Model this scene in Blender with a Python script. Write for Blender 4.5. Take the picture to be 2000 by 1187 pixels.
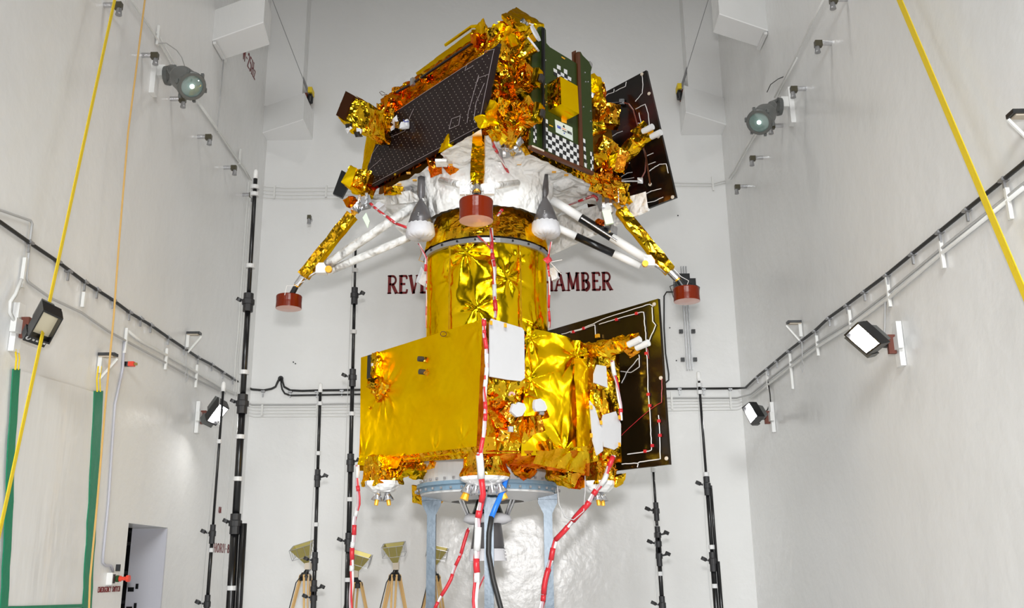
import bpy, math, random
from mathutils import Vector, Matrix, noise
V = Vector
random.seed(7)
for o in list(bpy.data.objects): bpy.data.objects.remove(o)
sc = bpy.context.scene
col = sc.collection

# ------------------------------------------------------------------ camera
FPX, CX, CY = 1851.0, 1000.0, 593.5
_d = V((12, -519.5, -FPX)).normalized()
_u = V((-70, 6593.5, -FPX)); _u = (_u - _d * _u.dot(_d)).normalized()
_x = _d.cross(_u)
M3 = Matrix((_x, _d, _u))
EYE = V((0, 0, 1.6))
cd = bpy.data.cameras.new('camera'); cam = bpy.data.objects.new('camera', cd); col.objects.link(cam)
cd.sensor_width = 36; cd.lens = FPX / 2000 * 36; cd.clip_end = 100; cd.clip_start = 0.05
cam.matrix_world = Matrix.Translation(EYE) @ M3.to_4x4()
sc.camera = cam

# ------------------------------------------------------------------ world, exposure, lights
w = bpy.data.worlds.new('world'); sc.world = w; w.use_nodes = True
w.node_tree.nodes['Background'].inputs[0].default_value = (0.8, 0.85, 0.9, 1)
w.node_tree.nodes['Background'].inputs[1].default_value = 0.25
sc.view_settings.view_transform = 'Standard'; sc.view_settings.look = 'None'
sc.view_settings.exposure = 0.26; sc.view_settings.gamma = 1; sc.view_settings.use_curve_mapping = False
sc.cycles.max_bounces = 8; sc.cycles.diffuse_bounces = 4; sc.cycles.glossy_bounces = 4
sc.cycles.sample_clamp_indirect = 6

def area(name, loc, target, sx, sy, power, colr=(1, 1, 1), spread=180):
    l = bpy.data.lights.new(name, 'AREA'); l.shape = 'RECTANGLE'; l.size = sx; l.size_y = sy
    l.energy = power; l.color = colr; l.spread = math.radians(spread)
    o = bpy.data.objects.new(name, l); col.objects.link(o); o.location = loc
    o.rotation_euler = (V(target) - V(loc)).to_track_quat('-Z', 'Y').to_euler()
    return o
area('camera_flash', (0.0, -0.05, 2.15), (-0.2, 13, 2.9), 0.3, 0.22, 150, (1, 0.99, 0.99), 105)
area('ceiling_lamp_light', (-2.2, 8.2, 12.7), (-2.2, 8.2, 0), 0.8, 0.8, 60, (1, 0.98, 0.94))
area('ceiling_lamp_light', (1.6, 8.2, 12.7), (1.6, 8.2, 0), 0.8, 0.8, 60, (1, 0.98, 0.94))
area('hall_fill_light', (0, -4.0, 7.5), (.3, 13, 0), 5, 2.5, 285, (0.97, 1.0, 1.0), 80)  # added unseen fill in the hall, aimed low to brighten floor and lower walls

# ------------------------------------------------------------------ pixel -> point helpers
def ray(px, py): return M3 @ V((px - CX, -(py - CY), -FPX))
def atY(px, py, Y): r = ray(px, py); return EYE + r * (Y / r.y)
def atX(px, py, X): r = ray(px, py); return EYE + r * (X / r.x)
def atZ(px, py, Z): r = ray(px, py); return EYE + r * ((Z - EYE.z) / r.z)
def hit(px, py, p, n): r = ray(px, py); return EYE + r * ((p - EYE).dot(n) / r.dot(n))
# the spacecraft stack: F is its front vertical corner, AV / BV run along its two front faces
F = V((-0.284, 8.7, 0)); AV = V((-0.643, 0.766, 0)).normalized(); BV = V((0.766, 0.643, 0)).normalized()
def S(a, b, z): return F + AV * a + BV * b + V((0, 0, z))
def hL(px, py, b=0.0): return hit(px, py, F + BV * b, BV)
def hR(px, py, a=0.0): return hit(px, py, F + AV * a, AV)
CEN = V((-0.311, 10.1, 0)); ZV = V((0, 0, 1))

# ------------------------------------------------------------------ mesh builder
OFF = {}
class MB:
    def __init__(s): s.v = []; s.f = []; s.m = []
    def add(s, vs, fs, mi=0):
        k = len(s.v); s.v += [V(p) for p in vs]; s.f += [tuple(i + k for i in f) for f in fs]; s.m += [mi] * len(fs); return s
    def hexa(s, p, mi=0):   # 8 points: bottom 4, top 4
        return s.add(p, [(3, 2, 1, 0), (4, 5, 6, 7), (0, 1, 5, 4), (1, 2, 6, 5), (2, 3, 7, 6), (3, 0, 4, 7)], mi)
    def box(s, c, sx, sy, sz, ex=V((1, 0, 0)), ey=V((0, 1, 0)), ez=V((0, 0, 1)), mi=0):
        c = V(c); ex, ey, ez = ex * sx / 2, ey * sy / 2, ez * sz / 2
        return s.hexa([c - ex - ey - ez, c + ex - ey - ez, c + ex + ey - ez, c - ex + ey - ez,
                       c - ex - ey + ez, c + ex - ey + ez, c + ex + ey + ez, c - ex + ey + ez], mi)
    def bx(s, x0, x1, y0, y1, z0, z1, mi=0):
        return s.box(((x0 + x1) / 2, (y0 + y1) / 2, (z0 + z1) / 2), x1 - x0, y1 - y0, z1 - z0, mi=mi)
    def plate(s, pts, n, t, mi=0):   # polygon extruded by t along -n
        k = len(pts); b = [p - n * t for p in pts]
        fs = [tuple(range(k)), tuple(range(2 * k - 1, k - 1, -1))] + [(i, i + k, (i + 1) % k + k, (i + 1) % k) for i in range(k)]
        return s.add(list(pts) + b, fs, mi)
    def tube(s, pts, r, n=8, mi=0, cap=True, bands=None):
        pts = [V(p) for p in pts]; R = r if isinstance(r, (list, tuple)) else [r] * len(pts)
        k0 = len(s.v); up = None
        for i, p in enumerate(pts):
            d = (pts[min(i + 1, len(pts) - 1)] - pts[max(i - 1, 0)]).normalized()
            if up is None: up = d.orthogonal().normalized()
            up = (up - d * up.dot(d))
            up = up.normalized() if up.length > 1e-6 else d.orthogonal().normalized()
            q = d.cross(up)
            for j in range(n):
                a = 2 * math.pi * j / n; s.v.append(p + (up * math.cos(a) + q * math.sin(a)) * R[i])
        for i in range(len(pts) - 1):
            for j in range(n):
                a = k0 + i * n + j; b = k0 + i * n + (j + 1) % n
                s.f.append((a, b, b + n, a + n)); s.m.append(bands[i % len(bands)] if bands else mi)
        if cap:
            s.f.append(tuple(k0 + j for j in range(n - 1, -1, -1))); s.m.append(mi)
            e = k0 + (len(pts) - 1) * n; s.f.append(tuple(e + j for j in range(n))); s.m.append(mi)
        return s
    def lathe(s, prof, o, ax, n=24, mi=0, bands=None):   # prof: (radius, height along axis)
        ax = V(ax).normalized(); o = V(o); u = ax.orthogonal().normalized() if abs(ax.z) < .99 else V((1, 0, 0)); q = ax.cross(u)
        k0 = len(s.v)
        for r, h in prof:
            for j in range(n):
                a = 2 * math.pi * j / n; s.v.append(o + ax * h + (u * math.cos(a) + q * math.sin(a)) * r)
        for i in range(len(prof) - 1):
            for j in range(n):
                a = k0 + i * n + j; b = k0 + i * n + (j + 1) % n
                s.f.append((a, b, b + n, a + n)); s.m.append(bands[i] if bands else mi)
        return s
    def sheet(s, a, b, c, d, nu, nv, mi=0, amp=0, scale=4, jit=0.25, n=None, sag=0):   # bilinear grid a-b (u), d-c
        a, b, c, d = map(V, (a, b, c, d)); N = n or (b - a).cross(d - a).normalized()
        k0 = len(s.v)
        for j in range(nv + 1):
            for i in range(nu + 1):
                u, v = i / nu, j / nv
                if 0 < i < nu: u += random.uniform(-jit, jit) / nu
                if 0 < j < nv: v += random.uniform(-jit, jit) / nv
                p = a.lerp(b, u).lerp(d.lerp(c, u), v)
                if amp: p = p + N * (amp * crk(p, scale))
                if sag: p = p + N * (sag * math.sin(math.pi * u) * math.sin(math.pi * v))
                s.v.append(p)
        for j in range(nv):
            for i in range(nu):
                q = k0 + j * (nu + 1) + i; r = q + nu + 1
                if random.random() < .5: s.f += [(q, q + 1, r + 1), (q, r + 1, r)]
                else: s.f += [(q, q + 1, r), (q + 1, r + 1, r)]
                s.m += [mi, mi]
        return s
    def cbox(s, p, n, amp, scale, mi=0):   # crumpled hexahedron with 8 corners p
        c = sum((V(q) for q in p), V()) / 8; k0 = len(s.v)
        for f in ((0, 3, 2, 1), (4, 5, 6, 7), (0, 1, 5, 4), (1, 2, 6, 5), (2, 3, 7, 6), (3, 0, 4, 7)):
            s.sheet(p[f[0]], p[f[1]], p[f[2]], p[f[3]], n, n, mi, jit=0)
        for i in range(k0, len(s.v)):
            q = s.v[i]; s.v[i] = q + (q - c).normalized() * amp * crk(q, scale) + noise.noise_vector(q * scale * 1.1) * amp * .6
        return s
    def build(s, name, mats, parent=None, smooth=False, **kw):
        me = bpy.data.meshes.new(name)
        if parent is not None: off = OFF[parent.name]
        elif kw.get('local'): off = V()
        else:
            off = V((sum(p.x for p in s.v) / len(s.v), sum(p.y for p in s.v) / len(s.v), min(p.z for p in s.v)))
        me.from_pydata([p - off for p in s.v], [], s.f)
        for m in (mats if isinstance(mats, (list, tuple)) else [mats]): me.materials.append(m)
        me.polygons.foreach_set('material_index', s.m)
        if smooth: me.polygons.foreach_set('use_smooth', [True] * len(s.f))
        me.update()
        o = bpy.data.objects.new(name, me); col.objects.link(o)
        if parent is not None: o.parent = parent
        else: o.location = off
        OFF[o.name] = off
        return o
def crk(p, s):
    w_ = noise.noise_vector(p * s * .5) * .5
    a = V((p.x * s, p.y * s, p.z * s * .6)) + w_; b = V((p.x * s * 1.1, p.y * s * 1.1, p.z * s * 2.4)) + V((3, 1, 7)) + w_
    d = noise.voronoi(a)[0]; e = noise.voronoi(b)[0]
    return (d[1] - d[0]) * .9 - d[0] * .3 + (e[1] - e[0]) * .35
def thing(name, label, cat, loc, group=None, rz=0):
    o = bpy.data.objects.new(name, None); col.objects.link(o); o.location = V(loc); o.rotation_euler = (0, 0, rz)
    o.empty_display_size = .1; o['label'] = label; o['category'] = cat
    if group: o['group'] = group
    OFF[o.name] = V(loc); return o
def tag(o, label, cat, group=None):
    o['label'] = label; o['category'] = cat
    if group: o['group'] = group
    return o
def struct(o): o['kind'] = 'structure'; return o
def copy_tree(o, parent=None):
    c = o.copy(); col.objects.link(c)
    if parent is not None: c.parent = parent
    for ch in list(o.children): copy_tree(ch, c)
    return c

# ------------------------------------------------------------------ materials
def mat(name, base, rough=.5, metal=0.0, emit=None, es=0, spec=.5, bump=None, base2=None, mixscale=3, coat=0, stretch=(1, 1, 1), mixlo=.4, mixhi=.6):
    m = bpy.data.materials.new(name); m.use_nodes = True; nt = m.node_tree; b = nt.nodes['Principled BSDF']
    b.inputs['Base Color'].default_value = (*base, 1); b.inputs['Roughness'].default_value = rough
    b.inputs['Metallic'].default_value = metal; b.inputs['Specular IOR Level'].default_value = spec
    b.inputs['Coat Weight'].default_value = coat
    if metal == 1 and base[2] < .1: b.inputs['Specular Tint'].default_value = (1, .72, .15, 1)
    if emit: b.inputs['Emission Color'].default_value = (*emit, 1); b.inputs['Emission Strength'].default_value = es
    tc = nt.nodes.new('ShaderNodeNewGeometry'); mp = nt.nodes.new('ShaderNodeMapping')
    mp.inputs['Scale'].default_value = stretch; nt.links.new(tc.outputs['Position'], mp.inputs[0])
    if base2:
        n = nt.nodes.new('ShaderNodeTexNoise'); n.inputs['Scale'].default_value = mixscale; n.inputs['Detail'].default_value = 4
        r = nt.nodes.new('ShaderNodeValToRGB'); r.color_ramp.elements[0].position = mixlo; r.color_ramp.elements[1].position = mixhi
        r.color_ramp.elements[0].color = (*base, 1); r.color_ramp.elements[1].color = (*base2, 1)
        nt.links.new(mp.outputs[0], n.inputs['Vector']); nt.links.new(n.outputs['Fac'], r.inputs[0]); nt.links.new(r.outputs[0], b.inputs['Base Color'])
    if bump:
        prev = None
        for kind, scale, strength, dist in bump:
            if kind == 'v':
                t = nt.nodes.new('ShaderNodeTexVoronoi'); t.feature = 'F1'; out = t.outputs['Distance']
            elif kind == 'e':
                t = nt.nodes.new('ShaderNodeTexVoronoi'); t.feature = 'DISTANCE_TO_EDGE'; out = t.outputs['Distance']
            else:
                t = nt.nodes.new('ShaderNodeTexNoise'); t.inputs['Detail'].default_value = 3; out = t.outputs['Fac']
            t.inputs['Scale'].default_value = scale
            bm = nt.nodes.new('ShaderNodeBump'); bm.inputs['Strength'].default_value = strength; bm.inputs['Distance'].default_value = dist
            nt.links.new(mp.outputs[0], t.inputs['Vector']); nt.links.new(out, bm.inputs['Height'])
            if prev: nt.links.new(prev.outputs[0], bm.inputs['Normal'])
            prev = bm
        nt.links.new(prev.outputs[0], b.inputs['Normal'])
    return m
WALL = mat('wall_paint', (.80, .80, .795), .24, spec=.38, bump=[('n', 1.1, .25, .1), ('n', 9, .22, .02)], base2=(.775, .775, .765), mixscale=.5, mixlo=.3, mixhi=.7)
CEIL = mat('ceiling_paint', (.38, .38, .38), .5)
FLOOR = mat('floor_epoxy', (.82, .82, .81), .4)
HALL = mat('hall_paint', (.16, .16, .14), .6)
WHITE = mat('white_paint', (.8, .8, .79), .4)
YFOIL = mat('yellow_foil', (1.0, .66, .005), .4, 1, bump=[('n', 2.5, .5, .05), ('e', 5, .2, .02), ('v', 14, .1, .01)], base2=(.95, .585, .004), mixscale=2)
YFOILS = mat('yellow_foil_shiny', (1.0, .66, .005), .2, 1, bump=[('e', 4, .25, .03), ('n', 3, .4, .04)], base2=(.95, .585, .004), mixscale=2)
YCRK = mat('yellow_crinkled_foil', (.88, .56, .02), .17, 1, bump=[('e', 9, .35, .03), ('n', 5, .4, .04)], base2=(.88, .42, .015), mixscale=4)
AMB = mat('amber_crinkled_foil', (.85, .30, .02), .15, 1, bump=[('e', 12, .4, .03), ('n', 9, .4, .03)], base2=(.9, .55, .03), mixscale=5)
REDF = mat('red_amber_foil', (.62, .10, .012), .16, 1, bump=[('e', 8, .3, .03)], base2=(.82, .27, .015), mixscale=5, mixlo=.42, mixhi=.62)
MLI = mat('white_blanket', (.82, .82, .805), .3, coat=.3, bump=[('n', 3.5, 1, .14), ('e', 5, .8, .06)])
WCLOTH = mat('white_cloth', (.64, .64, .67), .7, bump=[('n', 30, .3, .01)])
BLACKM = mat('black_metal', (.006, .006, .007), .3)
BLACKP = mat('black_plastic', (.02, .02, .022), .5)
SOLAR = mat('solar_cell', (.016, .009, .008), .25, spec=.12, base2=(.02, .012, .012), mixscale=1.5)
SOLARB = mat('solar_panel_back', (.006, .004, .003), .16, spec=.25, base2=(.045, .004, .003), mixscale=1.6, mixlo=.5, mixhi=.75)
SOLARP = mat('solar_panel_back_brown', (.008, .005, .002), .16, spec=.25, base2=(.028, .015, .006), mixscale=1.3, mixlo=.45, mixhi=.8)
WIRE = mat('white_wire', (.75, .73, .72), .5)
GREYW = mat('pinkish_wire', (.45, .33, .36), .5)
REDW = mat('red_tape', (.55, .02, .03), .35)
REDT = mat('red_brown_tape', (.16, .03, .012), .3)
KAP = mat('kapton_pad', (.15, .014, .002), .25, .0, spec=.22, bump=[('n', 20, .15, .01)])
KAPB = mat('kapton_pad_bottom', (.62, .36, .30), .25, .2)
SILV = mat('silver_metal', (.62, .62, .64), .25, 1, bump=[('n', 30, .3, .01)])
GREYM = mat('grey_metal', (.36, .36, .37), .35, .7)
DGREY = mat('dark_grey_nozzle', (.12, .115, .12), .38, .35)
STEEL = mat('ring_grey', (.58, .58, .58), .35, .2)
BLUE = mat('blue_grey_paint', (.05, .078, .105), .32, .2, bump=[('n', 22, .15, .006)], base2=(.07, .10, .13), mixscale=8)
RINGB = mat('ring_blue', (.17, .26, .34), .4, .1)
BLUEH = mat('blue_hose', (.01, .16, .65), .4)
GREEN = mat('dark_green_anodised', (.026, .042, .007), .35, .1, spec=.3)
BROWNM = mat('brown_rail', (.10, .03, .01), .3, .3)
CHKW = mat('white_print', (.62, .62, .62), .5)
CHKB = mat('black_print', (.01, .01, .012), .5)
RADW = mat('radiator_white', (.50, .50, .51), .6, bump=[('n', 4, .4, .03)])
CARD = mat('card_print', (.62, .68, .62), .5)
ORG = mat('orange_print', (.85, .2, .03), .5)
KAPT = mat('orange_tape', (.85, .42, .02), .35, .3)
REDTXT = mat('red_paint', (.17, .004, .006), .5)
GTAPE = mat('green_tape', (.0, .20, .095), .3, bump=[('n', 12, .3, .01)])
PLAST = mat('plastic_sheet', (.78, .78, .77), .1, bump=[('n', 2, .3, .05)], stretch=(1, 1.6, .4))
YSTRAP = mat('yellow_webbing', (.80, .58, .015), .6, bump=[('n', 60, .4, .01)])
OROPE = mat('orange_cord', (.62, .38, .12), .7)
WOOD = mat('tripod_wood', (.66, .42, .17), .5, bump=[('n', 20, .2, .01)])
BRASS = mat('brass_horn', (.42, .36, .12), .4, .6)
GREYL = mat('grey_enamel', (.115, .12, .115), .4, .2)
GLASS = mat('lamp_glass', (.17, .24, .22), .05, 0, spec=.8, coat=1)
REFL = mat('lamp_reflector', (.8, .78, .7), .2, .9)
LENSOFF = mat('lamp_lens_unlit', (.75, .68, .50), .3)
LIT = mat('lamp_lens_lit', (1, 1, 1), .4, emit=(1, .985, .95), es=85)
BULB = mat('lamp_bulb', (1, 1, 1), .3, emit=(.9, 1, .97), es=6)
CABLEB = mat('black_cable', (.012, .012, .012), .5)
CABLEG = mat('grey_conduit', (.46, .46, .46), .45)
CABLEW = mat('white_conduit', (.74, .74, .72), .4)
RUST = mat('rust_brown', (.14, .035, .02), .6)
BLUEJ = mat('blue_rubber', (.02, .05, .4), .4)
GRND = mat('green_dark', (.01, .07, .02), .5)
DOORP = mat('door_leaf', (.50, .50, .55), .4)
REDP = mat('red_plastic', (.75, .06, .03), .4)
TAN = mat('tan_plastic', (.6, .52, .42), .5)
BACK = mat('backing_dark', (.25, .12, .01), .4, .8)

# ------------------------------------------------------------------ room shell
XL, XR, YB, ZC = -4.26, 3.6, 15.0, 13.0
DY0, DY1, DZ = 10.62, 11.82, 2.14         # side doorway in the left wall
m = MB().bx(XL - .43, XL, 4.5, DY0, 0, ZC).bx(XL - .43, XL, DY1, YB, 0, ZC).bx(XL - .43, XL, DY0, DY1, DZ, ZC)
struct(m.build('wall_left', WALL))
struct(MB().bx(XR, XR + .43, 4.5, YB, 0, ZC).build('wall_right', WALL))
struct(MB().bx(XL - .43, XR + .43, YB, YB + .4, 0, ZC).build('wall_back', WALL))
struct(MB().bx(XL - .43, XR + .43, 4.5, YB + .4, ZC, ZC + .3).build('ceiling', CEIL))
struct(MB().bx(XL - 4, XR + 3, -7, YB + .4, -.2, 0).build('floor', FLOOR))
# the dim hall the photographer stands in
m = MB().bx(XL - 4, XL - 3.7, -7, 4.5, 0, 15.5).bx(XR + 2.7, XR + 3, -7, 4.5, 0, 15.5).bx(XL - 3.7, XR + 2.7, -7, -6.7, 0, 15.5)
m.bx(XL - 4, XR + 3, -7, 4.6, 15.5, 15.8).bx(XL - 4, XL - .43, 4.3, 4.6, 0, 15.5).bx(XR + .43, XR + 3, 4.3, 4.6, 0, 15.5).bx(XL - .43, XR + .43, 4.3, 4.5, ZC, 15.5)
struct(m.build('wall_front', HALL))
# dark corridor behind the side doorway
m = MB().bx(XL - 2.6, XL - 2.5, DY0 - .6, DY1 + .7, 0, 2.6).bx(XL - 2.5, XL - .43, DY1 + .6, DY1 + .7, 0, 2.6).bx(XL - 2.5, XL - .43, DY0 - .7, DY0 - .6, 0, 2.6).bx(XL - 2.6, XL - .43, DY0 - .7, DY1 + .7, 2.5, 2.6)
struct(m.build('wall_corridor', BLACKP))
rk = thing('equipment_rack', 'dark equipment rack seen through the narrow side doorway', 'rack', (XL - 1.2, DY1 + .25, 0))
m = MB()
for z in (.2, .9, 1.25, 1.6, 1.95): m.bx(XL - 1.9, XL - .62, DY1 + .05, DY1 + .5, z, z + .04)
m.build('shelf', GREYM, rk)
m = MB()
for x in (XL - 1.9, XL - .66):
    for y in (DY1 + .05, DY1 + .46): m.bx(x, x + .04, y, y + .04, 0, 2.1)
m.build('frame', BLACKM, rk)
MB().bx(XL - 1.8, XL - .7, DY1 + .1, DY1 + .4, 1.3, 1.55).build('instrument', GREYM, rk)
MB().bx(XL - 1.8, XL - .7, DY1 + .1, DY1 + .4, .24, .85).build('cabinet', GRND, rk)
# far jamb lining of the doorway, light lavender grey
dr = struct(MB().bx(XL - .42, XL + .004, DY1 - .03, DY1 - .002, 0, DZ - .01).build('door_1', DOORP))
m = MB()
for z in (.98, 1.18, 1.4): m.bx(XL - .40, XL - .33, DY1 - .04, DY1 - .03, z, z + .05).bx(XL - .31, XL - .28, DY1 - .045, DY1 - .03, z + .03, z + .09)
m.build('latch', BLACKM, dr)

# hoods and boxed ducts high in the two far corners
def hood(q, z0, z1, lab, lipx=None):
    r = thing('duct_hood', lab, 'duct', (sum(p[0] for p in q) / 4, sum(p[1] for p in q) / 4, z0), 'white boxed ducts high in the far corners')
    MB().hexa([V((x, y, z0 + .02)) for x, y in q] + [V((x, y, z1)) for x, y in q]).build('duct', WALL, r)
    MB().hexa([V((x, y, z0)) for x, y in q] + [V((x, y, z0 + .02)) for x, y in q]).build('bottom_panel', mat('hood_floorlit_white', (.92, .92, .92), .4), r)  # whiter bottom colour paints in the light bounced up from the floor
    if lipx: MB().tube([V((lipx, q[0][1], z0 - .03)), V((lipx, q[3][1], z0 - .03))], .03, 4).build('lip', WHITE, r)
    MB().hexa([V((x, y, z1)) for x, y in q] + [V((x, y, z1 + .03)) for x, y in q]).build('top_panel', WALL, r)
hood([(XL, 11.94), (-3.42, 11.5), (-3.48, 12.06), (XL, 12.45)], 8.89, 9.36, 'boxed white duct on left wall with a bright bottom, above the small red lettering', XL + .03)
hood([(XR, 11.82), (2.83, 11.39), (2.84, 11.84), (XR, 12.25)], 8.86, 9.9, 'boxed white duct on right wall with a bright bottom, near the right steel rail', XR - .03)
hood([(XL, 14.72), (-3.47, 14.25), (-3.47, 15.0), (XL, 15.0)], 8.80, 9.27, 'boxed white duct in the far left corner below the left steel rail')
hood([(XR, 14.62), (2.84, 14.15), (2.9, 15.0), (XR, 15.0)], 8.80, 9.27, 'boxed white duct in the far right corner below the right steel rail')
struct(MB().bx(XL, -3.62, 14.7, 15.0, 9.3, ZC).build('trim_1', WALL)); struct(MB().bx(3.02, XR, 14.7, 15.0, 9.3, ZC).build('trim_2', WALL))

# slanting steel rails that end at the yellow clamps
for pts, lab, sx in (([(530, -6), (606, 190)], 'long slanting steel rail high at the left with a yellow clamp', -1), ([(1385, -6), (1327, 183)], 'long slanting steel rail high at the right with a yellow clamp', 1)):
    a, b = atY(*pts[0], 14.72), atY(*pts[1], 14.72)
    a = a + (a - b) * .12
    r = thing('steel_rail', lab, 'rail', b, 'slanting rails in the far corners')
    MB().tube([a, b], .022, 8).build('rail', GREYM, r)
    MB().tube([a + V((sx * .06, .2, 0)), b + V((sx * .06, .2, 0))], .035, 4).build('rail_shadow_strip', CABLEG, r)  # grey strip drawn as the shadow the rail casts on the wall
    MB().box(b + V((0, .04, .12)), .07, .2, .1).build('clamp', YSTRAP, r)
    MB().lathe([(0, -.1), (.05, -.1), (.055, 0), (.03, .06), (0, .06)], b - V((0, 0, .0)), V((0, 0, 1)), 12).build('knob', BLACKM, r)
    MB().box(b + V((sx * .07, .1, .02)), .05, .3, .09).build('bracket', RUST, r)

# ------------------------------------------------------------------ painted lettering
def arc(cx_, cy_, rx, ry, a0, a1, n=10): return [(cx_ + rx * math.cos(math.radians(a0 + (a1 - a0) * i / n)), cy_ + ry * math.sin(math.radians(a0 + (a1 - a0) * i / n))) for i in range(n + 1)]
G = {
 'R': (.66, [(1, [(.14, 0), (.14, 1)]), (0, [(.14, .96), (.34, .96)] + arc(.34, .735, .2, .225, 90, -90) + [(.14, .51)]), (1, [(.33, .5), (.6, .02)])], [(.14, 0), (.14, 1), (.6, 0)]),
 'E': (.58, [(1, [(.14, 0), (.14, 1)]), (0, [(.14, .96), (.5, .96), (.52, .8)]), (0, [(.14, .52), (.42, .52)]), (0, [(.14, .04), (.52, .04), (.55, .22)])], [(.14, 0), (.14, 1)]),
 'V': (.66, [(1, [(.1, 1), (.33, 0)]), (0, [(.33, 0), (.58, 1)])], [(.1, 1), (.58, 1)]),
 'B': (.62, [(1, [(.14, 0), (.14, 1)]), (0, [(.14, .96), (.3, .96)] + arc(.3, .75, .18, .21, 90, -90) + [(.14, .54)]), (1, arc(.3, .28, .2, .24, 90, -90)), (0, [(.3, .04), (.14, .04)])], [(.14, 0), (.14, 1)]),
 'A': (.70, [(0, [(.08, 0), (.35, 1)]), (1, [(.35, 1), (.6, 0)]), (0, [(.18, .33), (.5, .33)])], [(.08, 0), (.6, 0)]),
 'T': (.62, [(1, [(.31, 0), (.31, 1)]), (0, [(.04, .8), (.06, .96), (.56, .96), (.58, .8)])], [(.31, 0)]),
 'I': (.30, [(1, [(.15, 0), (.15, 1)])], [(.15, 0), (.15, 1)]),
 'O': (.70, [(1, arc(.35, .5, .25, .46, 0, 360, 20))], []),
 'Q': (.70, [(1, arc(.35, .5, .25, .46, 0, 360, 20)), (0, [(.35, .25), (.6, -.05)])], []),
 'N': (.70, [(0, [(.14, 0), (.14, 1)]), (1, [(.14, 1), (.56, 0)]), (0, [(.56, 0), (.56, 1)])], [(.14, 0), (.14, 1), (.56, 1)]),
 'C': (.64, [(1, arc(.36, .5, .26, .46, 50, 310, 16))], []),
 'G': (.68, [(1, arc(.36, .5, .26, .46, 50, 300, 16)), (0, [(.4, .45), (.58, .45), (.58, .12)])], []),
 'H': (.70, [(1, [(.14, 0), (.14, 1)]), (1, [(.56, 0), (.56, 1)]), (0, [(.14, .5), (.56, .5)])], [(.14, 0), (.14, 1), (.56, 0), (.56, 1)]),
 'M': (.88, [(0, [(.14, 0), (.16, 1)]), (1, [(.16, 1), (.43, .1)]), (0, [(.43, .1), (.7, 1)]), (1, [(.7, 1), (.74, 0)])], [(.12, 0), (.74, 0), (.12, 1), (.74, 1)]),
 'Y': (.62, [(1, [(.08, 1), (.31, .5)]), (0, [(.31, .5), (.54, 1)]), (1, [(.31, .5), (.31, 0)])], [(.31, 0)]),
 'S': (.56, [(1, arc(.28, .74, .17, .22, 30, 250, 10) + arc(.28, .28, .18, .24, 80, -160, 10))], []),
 'W': (.92, [(1, [(.08, 1), (.27, 0)]), (0, [(.27, 0), (.45, .9)]), (1, [(.45, .9), (.63, 0)]), (0, [(.63, 0), (.82, 1)])], [(.08, 1), (.82, 1)]),
 '2': (.56, [(1, arc(.28, .74, .18, .22, 160, -30, 8) + [(.1, .06)]), (0, [(.08, .05), (.5, .05)])], []),
 '5': (.56, [(0, [(.48, .96), (.14, .96)]), (0, [(.14, .96), (.12, .55)]), (1, arc(.26, .32, .2, .27, 120, -140, 10))], []),
 '8': (.56, [(1, arc(.28, .74, .15, .21, 0, 360, 14)), (1, arc(.28, .28, .18, .25, 0, 360, 14))], []),
 '0': (.56, [(1, arc(.28, .5, .19, .46, 0, 360, 18))], []),
 'z': (.48, [(0, [(.08, .58), (.4, .58)]), (0, [(.4, .58), (.08, .04)]), (0, [(.08, .04), (.42, .04)])], []),
 '-': (.40, [(0, [(.06, .45), (.32, .45)])], []), '.': (.2, [(1, [(.08, 0), (.08, .08)])], []), ' ': (.36, [], []),
}
def letters(text, o, right, up, nrm, h, tk=.16, tn=.09, space=.06, squash=1.0, serif=.13):
    out = []; x = 0
    for ch in text:
        wd, strokes, ser = G[ch]; m = MB()
        def P(a, b): return o + right * ((x + a) * h * squash) + up * (b * h)
        for thick, pts in strokes:
            t = (tk if thick else tn) / 2
            for i in range(len(pts) - 1):
                (x0, y0), (x1, y1) = pts[i], pts[i + 1]; L = math.hypot(x1 - x0, y1 - y0) or 1
                nx, ny = -(y1 - y0) / L * t, (x1 - x0) / L * t; ex, ey = (x1 - x0) / L * .012, (y1 - y0) / L * .012
                m.plate([P(x0 + nx - ex, y0 + ny - ey), P(x0 - nx - ex, y0 - ny - ey), P(x1 - nx + ex, y1 - ny + ey), P(x1 + nx + ex, y1 + ny + ey)], nrm, .004)
        for sx, sy in ser:
            y0, y1 = (0, .06) if sy < .5 else (.94, 1)
            m.plate([P(sx - serif, y0), P(sx + serif, y0), P(sx + serif, y1), P(sx - serif, y1)], nrm, .004)
        if strokes: out.append(m)
        x += wd + space
    return out, x * h * squash
def sign(text, label, o, right, up, nrm, h, **kw):
    ms, wd = letters(text, o, right, up, nrm, h, **kw)
    r = thing('wall_lettering', label, 'sign', o)
    for m in ms: m.build('letter', REDTXT, r)
YW = YB - .005
o1, o2 = atY(756, 573.5, YW), atY(1197.5, 566.5, YW)
wdir = (o2 - o1).normalized(); udir = V((0, 0, 1)); hL_ = .315
ms, wd = letters('REVERBERATION CHAMBER', V((0, 0, 0)), wdir, udir, V((0, -1, 0)), hL_)
sign('REVERBERATION CHAMBER', 'large dark red painted lettering on the far wall behind the gold cylinder', o1, wdir, udir, V((0, -1, 0)), hL_, squash=(o2 - o1).length / wd, tk=.20, tn=.12)
Yd = V((0, 1, 0))
sign('HORN-80Hz', 'small red lettering on left wall between the thin and the thick pole', atX(417, 1078, XL + .005), Yd, udir, V((1, 0, 0)), .125, tk=.11, tn=.07, squash=1.5, serif=.08)
sign('EMERGENCY SWITCH', 'small red lettering on left wall under the switch beside the doorway', atX(191, 1157, XL + .005), Yd, udir, V((1, 0, 0)), .055, tk=.12, tn=.08, squash=.93, serif=.05)
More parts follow.
